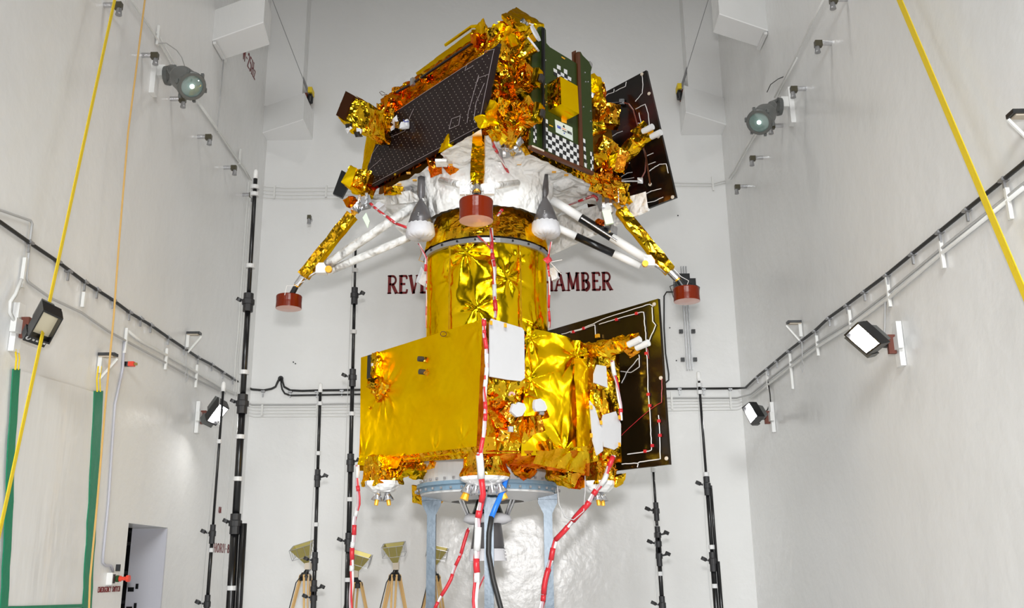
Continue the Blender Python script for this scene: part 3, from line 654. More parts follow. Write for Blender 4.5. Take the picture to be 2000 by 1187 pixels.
horn(772, 1092, 13.3, (-.1, -.25, .9), 'brass horn antenna on wooden tripod standing free left of the blue stand')
horn(850, 1096, 14.3, (.2, -.2, .9), 'brass horn antenna on wooden tripod behind the left blue stand leg')

# ================================================================== SUPPORT STAND
st = thing('support_stand', 'blue grey steel stand carrying the gold spacecraft', 'stand', CEN)
zr = 2.46
MB().lathe([(.55, -.0), (.74, -.0), (.74, -.035), (.71, -.035), (.71, -.09), (.70, -.09), (.70, -.035), (.55, -.035), (.55, 0)], CEN + V((0, 0, zr)), V((0, 0, 1)), 64).build('ring_beam', RINGB, st)
MB().lathe([(.66, 0), (.68, 0), (.68, .2), (.70, .2), (.70, .225), (.60, .225), (.60, .2), (.66, .2), (.66, 0)], CEN + V((0, 0, zr)), V((0, 0, 1)), 64).build('adapter_ring', STEEL, st)
proto = None
for k in range(40):
    t = 2 * math.pi * k / 40; e = V((math.cos(t), math.sin(t), 0))
    if e.y > .5: continue
    for (rad, z) in ((.75, zr - .07), (.70, zr + .03)):
        c = CEN + e * rad + V((0, 0, z))
        if proto is None:
            proto = MB().lathe([(0, -.01), (.013, -.01), (.013, .012), (0, .012)], V((0, 0, 0)), V((0, 0, 1)), 8).build('bolt', GREYM, local=True); o = proto
        else: o = proto.copy(); col.objects.link(o)
        o.parent = st; o.location = c - CEN
for (px, Y, dk) in ((842, 10.05, 0), (955, 9.36, 1), (1071, 10.05, 2)):
    p = atY(px, 1050, Y); x, y = p.x, p.y
    m = MB().bx(x - .045, x + .045, y - .005, y + .005, 0, zr - .14).bx(x - .045, x - .035, y, y + .09, 0, zr - .14).bx(x + .035, x + .045, y, y + .09, 0, zr - .14).bx(x - .045, x + .045, y + .08, y + .09, 0, zr - .14)
    m.bx(x - .012, x + .012, y - .03, y - .005, 0, zr - .14) if dk == 1 else None
    lg = m.build('leg', BLUE, st)
    MB().bx(x - .10, x + .10, y - .04, y + .12, zr - .155, zr - .10).build('cap_plate', BLUE, lg)
    for sx in (-1, 1):
        MB().plate([V((x + sx * .04, y, zr - .15)), V((x + sx * .10, y, zr - .15)), V((x + sx * .10, y, zr - .19)), V((x + sx * .045, y, zr - .30))], V((0, -1, 0)), .012).build('gusset', BLUE, lg)
    MB().bx(x - .12, x + .12, y - .08, y + .16, 0, .02).build('foot_plate', BLUE, lg)
p = CEN + V((0, .72, 0)); MB().bx(p.x - .045, p.x + .045, p.y - .05, p.y + .04, 0, zr - .14).build('leg', BLUE, st)
m = MB()
for a_ in (-.36, -.12, .12, .36): pass
MB().lathe([(.70, -.01), (.70, -.03), (.40, -.09), (.38, -.09), (.38, -.03), (.55, .0)], CEN + V((0, 0, zr - .08)), V((0, 0, 1)), 40).build('inner_plate', STEEL, st, smooth=False)
for (px, py, rot_) in ((876, 951, .0), (1078 - 36, 951, .0)):
    c_ = CEN + V(((-.36 if px < 900 else .36), -.50, zr - .125))
    MB().lathe([(0, 0), (.055, 0), (.055, .004), (0, .004)], V((0, 0, 0)), ZV, 20).build('lightening_hole', BLACKP, st).location = c_ - CEN


# ================================================================== PROPULSION MODULE
pm = thing('propulsion_module', 'box shaped gold foil propulsion module with a gold cylinder on top', 'spacecraft', CEN + V((0, 0, zr + .23)))
A1, B1, Z0, Z1 = 2.24, 1.78, 2.66, 3.9
MB().hexa([S(.04, .04, Z0 + .03), S(.04, B1 - .04, Z0 + .03), S(A1 - .05, B1 - .04, Z0 + .03), S(A1 - .05, .04, Z0 + .03), S(.04, .04, Z1 - .08), S(.04, B1 - .04, Z1 - .25), S(A1 - .05, B1 - .04, Z1 - .25), S(A1 - .05, .04, Z1 - .08)]).build('body', BACK, pm)
# left face blanket
def star(mb, c, ax1, ax2, nrm, R, amp, n, seed=0, k0=0):
    for i in range(k0, len(mb.v)):
        q = mb.v[i] - c
        if abs(q.dot(nrm)) > .35: continue
        x, y = q.dot(ax1), q.dot(ax2); rr = math.hypot(x, y)
        if rr < R:
            a = math.atan2(y, x); lim = R * (.55 + .45 * noise.noise(V((math.cos(a) * 2, math.sin(a) * 2, seed))))
            if rr < lim: mb.v[i] = mb.v[i] + nrm * (amp * 2 / math.pi * math.asin(math.sin(n * a + 2.5 * noise.noise(V((math.cos(a), math.sin(a), seed + 5))))) * (1 - rr / lim) * min(1, rr / .06))
m = MB(); m.sheet(hL(703, 909, -.01), hL(943, 880, -.01), hL(948, 621, -.01), hL(705, 698, -.01), 110, 70, amp=.006, scale=1.7, jit=.2, n=-BV)
for px, py, R_, am, n_ in ((752, 762, .62, .028, 9), (742, 720, .3, .02, 5), (712, 893, .5, .014, 6), (905, 860, .5, .012, 5), (830, 715, .3, .008, 5), (850, 880, .45, .012, 5), (935, 640, .7, .010, 6)):
    star(m, hL(px, py), AV, ZV, -BV, R_, am, n_, px)
m.build('side_blanket', YFOIL, pm, smooth=True)
m = MB().sheet(hL(703, 909, -.01), hL(703, 909, .3), hL(705, 698, .3), hL(705, 698, -.01), 6, 30, amp=.01, scale=5, n=-AV); m.build('corner_blanket', YFOIL, pm)
MB().sheet(hL(943, 622, -.015), hL(949, 622, -.015), hL(944, 885, -.015), hL(930, 885, -.015), 2, 40, amp=.006, scale=9).build('edge_tape', REDF, pm)
# top closing sheet
MB().sheet(S(0, 0, Z1), S(A1, 0, Z1), S(A1, B1, Z1 - .14), S(0, B1, Z1 - .16), 40, 30, amp=.02, scale=3, n=V((0, 0, 1))).build('top_blanket', YFOIL, pm)
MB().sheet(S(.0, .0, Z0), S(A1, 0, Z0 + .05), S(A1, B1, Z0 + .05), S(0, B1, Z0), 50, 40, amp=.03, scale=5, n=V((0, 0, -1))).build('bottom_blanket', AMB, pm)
MB().sheet(S(A1, 0, Z0), S(A1, B1, Z0), S(A1, B1, Z1 - .14), S(A1, 0, Z1), 20, 20, amp=.02, scale=4, n=AV).build('rear_blanket', YFOIL, pm)
MB().sheet(S(0, B1, Z0), S(A1, B1, Z0), S(A1, B1, Z1 - .14), S(0, B1, Z1 - .16), 20, 20, amp=.02, scale=4, n=BV).build('rear_blanket', YFOIL, pm)
# right face, several blankets
m = MB(); m.sheet(hR(944, 886, -.01), hR(1052, 884, -.01), hR(1030, 655, -.01), hR(948, 622, -.01), 60, 80, amp=.045, scale=6, jit=.35, n=-AV); m.build('crinkled_blanket', YCRK, pm, smooth=True)
m = MB(); m.sheet(hR(1018, 890, -.02), hR(1155, 885, -.02), hR(1146, 670, -.02), hR(1026, 636, -.02), 90, 80, amp=.018, scale=2.0, jit=.15, n=-AV)
for px, py, R_, am, n_ in ((1128, 695, .9, .04, 6), (1100, 885, .7, .03, 7), (1035, 740, .6, .025, 5), (1035, 660, .6, .03, 5)): star(m, hR(px, py, -.02), BV, ZV, -AV, R_, am, n_, px)
m.build('front_blanket', YFOILS, pm, smooth=True)
m = MB(); m.sheet(hR(1145, 905, -.01), hR(1212, 890, -.01), hR(1210, 690, -.01), hR(1138, 672, -.01), 30, 60, amp=.05, scale=6, jit=.3, n=-AV); m.build('crinkled_blanket', YCRK, pm, smooth=True)
m = MB(); m.sheet(hR(1128, 880, -.05), hR(1152, 882, -.03), hR(1146, 700, -.03), hR(1120, 700, -.05), 8, 50, amp=.03, scale=4, n=-AV).build('fold', YFOIL, pm)
# lumps around the sensors
def lump(px, py, r, m_, par, off=-.06, face='R', amp=None, sc=7, n=9, asp=1.0, name='foil_wrap', dep=.5):
    c = hR(px, py, off) if face == 'R' else hL(px, py, off) if face == 'L' else px
    u, w_ = (BV, AV) if face == 'R' else (AV, BV)
    rot = Matrix.Rotation(random.uniform(-.7, .7), 3, 'Y') @ Matrix.Rotation(random.uniform(-.7, .7), 3, 'Z') @ Matrix.Rotation(random.uniform(-.5, .5), 3, 'X')
    u = rot @ u; w_ = rot @ w_; zz = rot @ V((0, 0, 1)); k_ = [random.uniform(.55, 1.15) for _ in range(8)]; n = max(n, 5); ii = 0
    p = []
    for z in (-1, 1):
        for x, y in ((-1, -1), (1, -1), (1, 1), (-1, 1)): p.append(c + (u * x * r + w_ * y * r * dep + zz * (z * r * asp)) * k_[ii]); ii += 1
    return MB().cbox(p, n, amp or r * .35, sc).build(name, m_, par)
for a_ in ((995, 800, .09), (1012, 835, .10), (1045, 830, .09), (975, 790, .07), (1060, 805, .06), (985, 850, .08)): lump(*a_, AMB, pm)
for a_ in ((960, 840, .05), (1035, 770, .06), (1070, 870, .06), (965, 760, .05)): lump(*a_, YCRK, pm)
lump(1165, 775, .12, YCRK, pm, asp=.8); lump(1190, 730, .1, YCRK, pm)
def rpoly(pts, off, t, name, m_, par, f_=hR, nrm=None):
    P = [f_(a, b, off) for a, b in pts]; return MB().plate(P, nrm or -AV, t).build(name, m_, par)
for cap in ([(998, 803), (1003, 788), (1008, 790), (1013, 785), (1024, 788), (1028, 798), (1020, 812), (1010, 814)], [(1044, 786), (1046, 780), (1056, 778), (1064, 784), (1069, 796), (1066, 802), (1048, 803), (1044, 796)]):
    rpoly(cap, -.22, .03, 'white_cap', RADW, pm)
c = hR(1000, 773, -.18); MB().tube([c + BV * .03 * math.cos(t * .4) + V((0, 0, .03 * math.sin(t * .4))) for t in range(1, 9)], .012, 6).build('ring_connector', KAPB, pm)
c = hR(1056, 806, -.2); MB().tube([c + BV * x for x in (-.03, .03)], .02, 8).build('connector', SILV, pm)
c = hR(997, 838, -.16); MB().box(c, .05, .02, .05, BV, AV).build('connector', GREYM, pm)
# white radiator panels
rpoly([(957, 630), (960, 622), (1000, 634), (1020, 640), (1024, 646), (1025, 738), (1018, 744), (990, 741), (957, 735)], -.085, .015, 'radiator_panel', RADW, pm)
rpoly([(1166, 712), (1184, 715), (1187, 757), (1160, 747), (1160, 730)], -.12, .012, 'radiator_panel', RADW, pm)
rpoly([(1152, 782), (1162, 795), (1176, 840), (1178, 880), (1166, 889), (1158, 860)], -.12, .012, 'radiator_panel', RADW, pm)
rpoly([(1178, 810), (1203, 803), (1213, 828), (1213, 868), (1200, 878), (1180, 872), (1172, 840)], -.10, .012, 'radiator_panel', RADW, pm)
for q in ((959, 630), (987, 635), (1155, 795), (1155, 850), (1174, 800), (1174, 825), (1210, 815), (1210, 868)):
    c = hR(*q, -.14); MB().box(c, .03, .008, .04, BV, AV).build('tape_tab', KAPT, pm)
# boxes and sockets on the left face
c = hL(728, 717, -.06); MB().box(c, .07, .1, .26, AV, BV).build('connector_box', BLACKM, pm)
c = hL(738, 712, -.05); MB().cbox([c + AV * x * .05 + BV * y * .05 + V((0, 0, z * .13)) for z in (-1, 1) for x, y in ((-1, -1), (1, -1), (1, 1), (-1, 1))], 7, .02, 14).build('foil_wrap', AMB, pm)
MB().box(hL(727, 712, -.115), .03, .01, .03, AV, BV).build('label_patch', CHKW, pm)
for (px, py, rr) in ((735, 752, .07), (748, 758, .08), (730, 763, .05), (742, 772, .06)): lump(px, py, rr, AMB, pm, off=-.03, face='L', sc=10, n=7)
lump(722, 742, .045, YCRK, pm, off=-.04, face='L', n=5); lump(725, 797, .03, AMB, pm, off=-.01, face='L', n=5, asp=.6)
for (px, py) in ((823, 701), (825, 726)):
    c = hL(px, py, -.03); MB().lathe([(0, -.03), (.028, -.03), (.028, .035), (0, .035)], c, -BV + V((-.4, 0, 0)), 10).build('socket', BLACKP, pm)
    lump(px + 9, py + 1, .028, AMB, pm, off=-.01, face='L', n=4)
MB().tube([hL(866 + 6 * math.cos(t), 652 + 5 * math.sin(t), -.03) for t in [k * .7 for k in range(10)]], .004, 5).build('wire_loop', BROWNM, pm)
# lower skirt of amber foil
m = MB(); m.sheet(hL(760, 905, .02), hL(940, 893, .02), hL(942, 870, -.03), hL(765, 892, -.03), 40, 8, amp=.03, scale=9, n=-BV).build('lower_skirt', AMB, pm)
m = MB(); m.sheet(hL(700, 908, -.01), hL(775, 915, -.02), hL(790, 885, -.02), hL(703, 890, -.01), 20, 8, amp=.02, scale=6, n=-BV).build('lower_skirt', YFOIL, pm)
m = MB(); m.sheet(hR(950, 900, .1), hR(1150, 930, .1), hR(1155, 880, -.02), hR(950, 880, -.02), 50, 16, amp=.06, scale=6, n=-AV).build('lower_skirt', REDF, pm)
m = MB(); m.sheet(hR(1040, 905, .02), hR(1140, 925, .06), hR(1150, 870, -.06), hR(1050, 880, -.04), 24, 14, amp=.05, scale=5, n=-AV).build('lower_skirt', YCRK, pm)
# underside clutter
for (px, py, Y, rr, m_) in ((800, 905, 9.9, .12, YCRK), (822, 912, 9.9, .09, YCRK), (850, 905, 9.7, .07, AMB), (775, 925, 10, .1, YCRK), (1015, 905, 9.4, .1, REDF), (1030, 918, 9.4, .06, REDF), (1100, 920, 9.6, .12, AMB), (1120, 935, 9.7, .08, REDF), (825, 968, 10.4, .09, YCRK), (853, 972, 10.4, .06, YCRK), (1205, 940, 10.0, .07, YCRK)):
    lump(atY(px, py, Y), 0, rr, m_, pm, face='C', sc=9, n=7, dep=1)
# thruster pods
def pod(c, w0, w1, h, mt, lab, noz, par=pm):
    p = [c + AV * x * w1 + BV * y * w1 + V((0, 0, 0)) for x, y in ((-1, -1), (1, -1), (1, 1), (-1, 1))] + [c + AV * x * w0 + BV * y * w0 + V((0, 0, h)) for x, y in ((-1, -1), (1, -1), (1, 1), (-1, 1))]
    b_ = MB().cbox(p, 14, .04, 9).build('thruster_pod', mt, par)
    MB().lathe([(0, -.07), (w1 * .7, -.07), (w1 * 1.25, 0.0), (w1 * 1.28, .04), (0, .04)], c, V((0, 0, 1)), 8).build('pod_base', MLI, b_)
    for dx, dy, tx in noz:
        q = c + V((dx, dy, -.07)); ax = V((tx, -.1, -1)).normalized()
        MB().lathe([(.02, 0), (.03, .02), (.062, .09), (.056, .09), (.02, .02)], q, ax, 16).build('nozzle', SILV, b_, smooth=True)
        MB().lathe([(0, .05), (.025, .05), (.02, .14), (0, .14)], q, ax, 10).build('nozzle_plug', KAPT, b_)
pod(atY(748, 948, 10.0), .14, .16, .30, AMB, '', ((-.03, -.1, -.15), (.05, -.05, .2)))
pod(atY(1168, 948, 10.0), .14, .15, .32, AMB, '', ((-.02, -.08, .1), (.03, -.02, .1)))
c = atY(946, 932, 8.98)
b_ = MB(); pr = [(.22, 0), (.235, .03), (.20, .1), (.19, .18), (.17, .27), (.13, .3), (0, .3)]
rg = []
for i, (a_, h_) in enumerate(pr): rg.append((a_, h_))
b_.lathe([(0, 0)] + pr, c, V((0, 0, 1)), 44)
for i, q in enumerate(b_.v):
    e = (q - c); e.z = 0
    if e.length > .01: b_.v[i] = q + e.normalized() * .035 * crk(q, 8)
bp = b_.build('thruster_pod', AMB, pm)
MB().lathe([(0, -.09), (.10, -.085), (.22, -.03), (.235, .0), (.0, .0)], c, V((0, 0, 1)), 20).build('pod_base', MLI, bp)
for dx, tx in ((-.13, -.35), (-.07, -.1), (.07, .1), (.13, .35)):
    q = c + V((dx, -.06, -.05)); ax = V((tx, -.1, -1)).normalized()
    MB().lathe([(.02, 0), (.03, .02), (.058, .11), (.052, .11), (.02, .02)], q, ax, 16).build('nozzle', SILV, bp, smooth=True)
    if abs(dx) > .1: MB().lathe([(0, .07), (.028, .07), (.04, .17), (0, .17)], q, ax, 10).build('nozzle_plug', KAPT, bp)
MB().box(c + V((0, -.02, -.1)), .2, .05, .03).build('cross_bar', BLACKM, bp)
# main engine
ce = CEN.copy()
z_b = atY(960, 1095, 10.1).z; z_m = atY(960, 1015, 10.1).z; z_t = atY(960, 940, 10.1).z
z_t = atY(960, 962, 10.1).z
MB().lathe([(.0, z_t + .1), (.07, z_t + .1), (.07, z_t), (.10, z_t - .04), (.19, z_m), (.17, z_m), (.04, z_t - .02)], ce, ZV, 30).build('engine_throat', mat('dark_engine', (.03, .035, .03), .2, .8), pm, smooth=True)
MB().lathe([(.13, z_m + .03), (.15, z_m - .1), (.178, z_b + .10), (.17, z_b + .10), (.12, z_m)], ce, ZV, 36).build('engine_bell', DGREY, pm, smooth=True)
MB().lathe([(.178, z_b + .12), (.186, z_b + .10), (.198, z_b), (.0, z_b)], ce, ZV, 36).build('engine_cover', WCLOTH, pm)
m = MB(); m.lathe([(.12, z_m + .05), (.2, z_m + .06), (.245, z_m + .03), (.25, z_m - .01), (.2, z_m - .04), (.12, z_m - .03), (.12, z_m + .05)], ce, V((0, 0, 1)), 30)
for i, q in enumerate(m.v): m.v[i] = q + noise.noise_vector(q * 9) * .02
m.build('cloth_wrap', WCLOTH, pm, smooth=True)
for (x0, x1) in ((-.30, -.17), (-.26, -.15), (.30, .17), (.26, .15)):
    MB().tube([ce + V((x0 * 1.1, -.2, zr - .05)), ce + V((x1 * 1.2, -.05, z_m + .02))], .014, 6).build('engine_strut', SILV, pm)
for k in range(4):
    q = atY(986 + k * .8, 1068 + k * 6.5, 9.92); MB().lathe([(0, 0), (.009, 0), (0, .004)], q, V((0, -1, 0)), 8).build('dot_mark', CHKW, pm)
# cylinder
def wcyl(r0, r1, z0, z1, n, nh, amp, scale, name, mt, par, smooth=False, crs=None, stars=None):
    m = MB(); m.lathe([(r0 + (r1 - r0) * i / nh, z0 + (z1 - z0) * i / nh) for i in range(nh + 1)], CEN, V((0, 0, 1)), n)
    for i, q in enumerate(m.v):
        e = V((q.x - CEN.x, q.y - CEN.y, 0)).normalized(); k = 1.0
        g = V((q.x * 1.0, q.y, q.z * .55))
        if crs: k = crs(e, q)
        m.v[i] = q + e * amp * k * crk(g, scale) + V((0, 0, random.uniform(-.006, .006)))
    for px, py, R_, am, n_ in (stars or ()):
        c = hit(px, py, CEN + V((0, -r0, 0)), V((0, 1, 0))); c = V((c.x, CEN.y - math.sqrt(max(.01, r0 * r0 - (c.x - CEN.x) ** 2)), c.z)); e = V((c.x - CEN.x, c.y - CEN.y, 0)).normalized()
        star(m, c, V((-e.y, e.x, 0)), ZV, e, R_, am, n_, px)
    fs = []; ms_ = []
    for f in m.f:
        if random.random() < .5: fs += [(f[0], f[1], f[2]), (f[0], f[2], f[3])]
        else: fs += [(f[0], f[1], f[3]), (f[1], f[2], f[3])]
    m.f = fs; m.m = [0] * len(fs)
    return m.build(name, mt, par, smooth)
zc1 = 4.93
def crs_c(e, q):
    front = max(0, -e.y); return .15 + .5 * front ** 8
wcyl(.665, .665, Z1 - .2, zc1, 200, 80, .03, 2.2, 'cylinder_blanket', YFOILS, pm, True, crs_c, ((908, 488, .95, .045, 6), (930, 600, .5, .03, 5), (990, 540, .45, .03, 6), (1045, 628, .4, .03, 6), (1010, 500, .35, .02, 5), (870, 540, .5, .012, 4)))
wcyl(.62, .62, Z1 - .2, zc1, 32, 2, 0, 1, 'cylinder_core', BACK, pm)
for t in (-2.75, -2.15, -1.0, -.62):
    e = V((math.cos(t), math.sin(t), 0)); tt = V((-e.y, e.x, 0))
    MB().sheet(CEN + e * .685 - tt * .012 + V((0, 0, Z1 + .02)), CEN + e * .685 + tt * .012 + V((0, 0, Z1 + .02)), CEN + e * .685 + tt * .01 + V((0, 0, zc1)), CEN + e * .685 - tt * .01 + V((0, 0, zc1)), 2, 26, amp=.02, scale=7, n=e).build('blanket_seam', YCRK, pm)
MB().lathe([(.655, 0), (.70, 0), (.70, .05), (.69, .07), (.655, .07)], CEN + V((0, 0, zc1 - .01)), V((0, 0, 1)), 80, bands=[0, 0, 1, 1]).build('clamp_band', [GREYM, BLACKM], pm)
for k in range(12):
    t = -math.pi + math.pi * k / 11; e = V((math.cos(t), math.sin(t), 0))
    MB().box(CEN + e * .705 + V((0, 0, zc1 + .02)), .02, .015, .02, V((-e.y, e.x, 0)), e).build('band_bolt', BLACKM, pm)
# arm with white tubes at the right edge
def arm(p0, p1, r, mt, par, name, caps):
    m = MB(); n = 18; pts = [p0.lerp(p1, i / n) for i in range(n + 1)]
    m.tube(pts, r, 14)
    for i, q in enumerate(m.v): m.v[i] = q + noise.noise_vector(q * 9) * r * .35 + V((0, 0, .3 * r * crk(q, 14)))
    ar = m.build(name, mt, par)
    for c in caps: MB().tube(c, .034, 12).build('white_tube', CHKW, ar, smooth=False)
    return ar
p0, p1 = atY(1142, 688, 9.65), atY(1238, 668, 9.3)
arm(p0, p1, .085, YCRK, pm, 'antenna_arm', [[atY(1228, 673, 9.2), atY(1250, 662, 9.1)], [atY(1243, 679, 9.2), atY(1267, 669, 9.1)]])
lump(atY(1240, 675, 9.35), 0, .085, AMB, pm, face='C', n=8, dep=.8)
lump(atY(1150, 700, 9.7), 0, .12, AMB, pm, face='C', n=8, dep=.8)
# lower solar panel
def hb(px, py, b): return hL(px, py, b)
PB = 1.95
pan = [hb(1285, 583, PB), hb(1307, 907, PB), hb(1210, 917, PB) + AV * .5, hb(1085, 645, PB) + AV * .4]
pan = [hb(1285, 583, PB), hb(1307, 907, PB)]; dn = (pan[1] - pan[0])
sp = MB().plate([pan[0], pan[0] + AV * 1.75, pan[1] + AV * 1.75, pan[1]], -BV, .035).build('solar_panel', SOLARP, pm)
def wires(lines, b, r, par, m_=WIRE, name='panel_wire', wob=.006, f_=hb):
    for l in lines:
        pts = []
        for i in range(len(l) - 1):
            for k in range(5):
                t = k / 5; pts.append((l[i][0] + (l[i + 1][0] - l[i][0]) * t, l[i][1] + (l[i + 1][1] - l[i][1]) * t))
        pts.append(l[-1])
        MB().tube([f_(x, y, b) + noise.noise_vector(V((x, y, 3)) * .13) * wob for x, y in pts], r, 5).build(name, m_, par)
wires([[(1097, 653), (1140, 640), (1185, 620), (1235, 604), (1269, 594), (1275, 598)], [(1115, 650), (1162, 634), (1163, 660)], [(1170, 633), (1200, 624), (1250, 610), (1257, 609), (1260, 640), (1262, 665)],
       [(1273, 600), (1275, 628), (1281, 634), (1268, 665)], [(1262, 678), (1264, 700), (1266, 760), (1269, 800), (1271, 840), (1273, 878), (1262, 882), (1226, 887)],
       [(1286, 810), (1288, 830), (1290, 896), (1250, 902), (1245, 904), (1215, 906)], [(1246, 905), (1245, 912)], [(1248, 692), (1249, 716), (1232, 727), (1212, 725)], [(1246, 700), (1225, 725), (1214, 748)]], PB - .012, .0055, sp)
wires([[(1293, 740), (1292, 785), (1269, 800), (1232, 832), (1214, 850)], [(1265, 680), (1267, 700)]], PB - .01, .003, sp, REDW)
for q in ((1140, 641), (1120, 648), (1204, 624), (1243, 612), (1262, 690), (1266, 770), (1269, 792), (1274, 870), (1260, 881), (1287, 822), (1289, 850)): MB().box(hb(*q, PB - .015), .03, .02, .03, AV, BV).build('wire_tie', REDW, sp)
for q in ((1278, 594), (1302, 895), (1291, 738)): MB().lathe([(0, 0), (.022, 0), (.018, .012), (0, .014)], hb(*q, PB - .0), -BV, 10).build('stud', TAN, sp)
MB().box(hb(1167, 656, PB - .03), .05, .03, .04, AV, BV).build('connector', KAPT, sp)

# ================================================================== LANDER
ZL = 5.8
ld = thing('lunar_lander', 'four legged lunar lander with dark solar panel, green ramp and gold foil', 'spacecraft', CEN + V((0, 0, 5.0)))
MB().hexa([S(.06, .06, ZL + .03), S(.06, 1.98, ZL + .03), S(2.1, 1.98, ZL + .03), S(2.1, .06, ZL + .03), S(.1, .1, ZL + 1.02), S(.1, 1.9, ZL + 1.0), S(2.0, 1.9, ZL + 1.0), S(2.0, .1, ZL + 1.02)]).build('body', BACK, ld)
# underside white blankets
m = MB().sheet(S(-.02, -.02, ZL), S(2.22, -.02, ZL), S(2.22, 2.1, ZL), S(-.02, 2.1, ZL), 110, 105, amp=-.09, scale=2.8, jit=.2, n=V((0, 0, 1)))
m.build('underside_blanket', MLI, ld, smooth=True)
wcyl(.70, .78, 5.33, 5.8, 100, 18, .02, 3, 'underside_skirt', MLI, ld, True)
wcyl(.70, .60, zc1 + .06, 5.36, 90, 16, .03, 7, 'cone_blanket', YCRK, ld)
# rear right white skirt
PL = 2.15
q0, q1, q2, q3 = [hb(*q_, PL - .09) for q_ in ((1262, 374), (1267, 409), (1060, 503), (1060, 430))]
MB().sheet(q1, q2, q3, q0, 60, 14, amp=.012, scale=4, n=-BV).build('rear_skirt', MLI, ld, smooth=True)
MB().tube([q1, q2], .018, 6).build('skirt_hem', MLI, ld)
for q in ((1201, 433), (1090, 430)): MB().box(hb(*q, PL - .04), .04, .01, .06, AV, BV).build('tape_tab', KAPT, ld)
# left hanging flaps
m = MB().sheet(atY(700, 392, 10.3), atY(835, 385, 10.1), atY(800, 470, 10.5), atY(735, 410, 10.6), 24, 14, amp=.03, scale=4, n=V((0, -1, 0))); m.build('skirt_flap', MLI, ld, smooth=True)
m = MB().sheet(hL(700, 388, .02), hL(800, 372, .06), hL(835, 392, .1), hL(760, 400, .1), 20, 8, amp=.02, scale=5, n=-BV); m.build('skirt_flap', MLI, ld, smooth=True)
for pts in ([(860, 300), (940, 252), (945, 300), (880, 330)], [(1150, 372), (1230, 395), (1200, 410), (1140, 395)]):
    P = [atY(a, b, 8.9 + (a > 1100) * 1.0) for a, b in pts]
    MB().sheet(*[hit(a, b, V((0, 0, ZL - .06)), V((0, 0, 1))) for a, b in pts], 16, 10, amp=.03, scale=5).build('skirt_flap', MLI, ld, smooth=True)
# lower edge foil
MB().sheet(hL(937, 262, -.03), hL(700, 388, -.03), hL(704, 372, -.02), hL(938, 248, -.02), 60, 3, amp=.02, scale=10, n=-BV).build('edge_foil', REDF, ld)
m = MB().sheet(hR(1030, 298, -.05), hR(1215, 392, -.05), hR(1205, 368, -.05), hR(1035, 275, -.05), 60, 8, amp=.04, scale=9, n=-AV, jit=.35); m.build('edge_foil', YCRK, ld)
MB().sheet(hR(1150, 372, -.05), hR(1222, 402, -.07), hR(1228, 360, -.07), hR(1155, 335, -.05), 18, 12, amp=.05, scale=9, n=-AV, jit=.35).build('edge_foil', AMB, ld)
# left face solar panel (front)
def hs(px, py, b=-.10): return hL(px, py, b)
spl = [hs(*q) for q in ((969, 90), (937, 249), (716, 368), (718, 325), (733, 283), (742, 238))]
fs = MB().plate(spl, -BV, .05).build('solar_panel', SOLAR, ld)
# edge frame (bottom and right dark thickness)
MB().plate([hs(969, 90, -.09), hs(975, 84, -.05), hs(943, 245, -.05), hs(937, 249, -.09)], -BV, .03).build('panel_frame', BLACKM, fs)
m = MB()
for i in range(1, 27):
    for j in range(1, 18):
        u, v = i / 27, j / 18
        p = hs(969, 90).lerp(hs(737, 240), u).lerp(hs(937, 249).lerp(hs(716, 368), u), v)
        u2 = u + (.5 / 27 if j % 2 else 0)
        p = hs(969, 90).lerp(hs(735, 246), u2).lerp(hs(937, 249).lerp(hs(716, 368), u2), v)
        if u2 > .97: continue
        m.add([p - BV * .003 + AV * x * .0055 + V((0, 0, z * .0055)) for x, z in ((-1, 0), (0, -1), (1, 0), (0, 1))], [(0, 1, 2, 3)])
m.build('cell_contacts', mat('contact_dots', (.45, .40, .33), .5), fs)['kind'] = 'stuff'
wires([[(965, 96), (934, 248), (722, 362)], [(966, 96), (948, 100), (944, 107), (912, 125), (908, 138), (925, 128)], [(781, 213), (830, 180), (910, 128)], [(935, 146), (915, 218), (912, 240)], [(946, 162), (930, 200), (925, 235)], [(954, 145), (935, 152), (932, 160)],
       [(808, 212), (802, 225), (790, 256), (745, 275), (727, 300), (722, 318)], [(899, 226), (882, 232), (877, 252), (896, 244), (899, 226)], [(745, 310), (722, 330), (724, 345)]], -.106, .0022, fs, mat('outline_grey', (.36, .30, .30), .5), 'cell_outline', 0, hL)
MB().lathe([(0, 0), (.014, 0), (.01, .012), (0, .012)], hL(929, 238, -.11), -BV, 10).build('stud', SILV, fs)
# amber blanket above the panel
MB().sheet(hL(738, 250, -.04), hL(972, 96, -.04), hL(930, 72, .12), hL(744, 194, .25), 80, 20, amp=.035, scale=6, n=-BV, jit=.3).build('upper_blanket', REDF, ld)
MB().sheet(hL(934, 118, -.06), hL(972, 92, -.06), hL(988, 50, .1), hL(920, 58, .2), 24, 22, amp=.05, scale=7, n=-BV, jit=.3).build('upper_blanket', AMB, ld)
MB().sheet(hL(820, 160, .1), hL(928, 84, .1), hL(926, 57, .28), hL(812, 142, .28), 40, 8, amp=.012, scale=4, n=-BV).build('yellow_roll', YFOIL, ld, smooth=True)
MB().tube([hL(775, 180, .0), hL(806, 163, .02), hL(920, 86, .02)], .016, 6).build('rod', BLACKM, ld)
MB().box(hL(806, 160, .0), .05, .04, .09, AV, BV).build('bracket', GREYM, ld)
MB().tube([hL(870, 88, .4), hL(921, 52, .4), hL(940, 50, .4)], .02, 6).build('rod', YFOIL, ld)
for a_ in ((772, 178, .06, AMB), (790, 172, .05, YCRK), (760, 205, .08, REDF), (830, 150, .06, AMB), (945, 62, .09, YCRK), (965, 65, .07, AMB), (930, 78, .06, REDF), (750, 225, .08, AMB)): lump(a_[0], a_[1], a_[2], a_[3], ld, face='L', off=.05, sc=11, n=6)
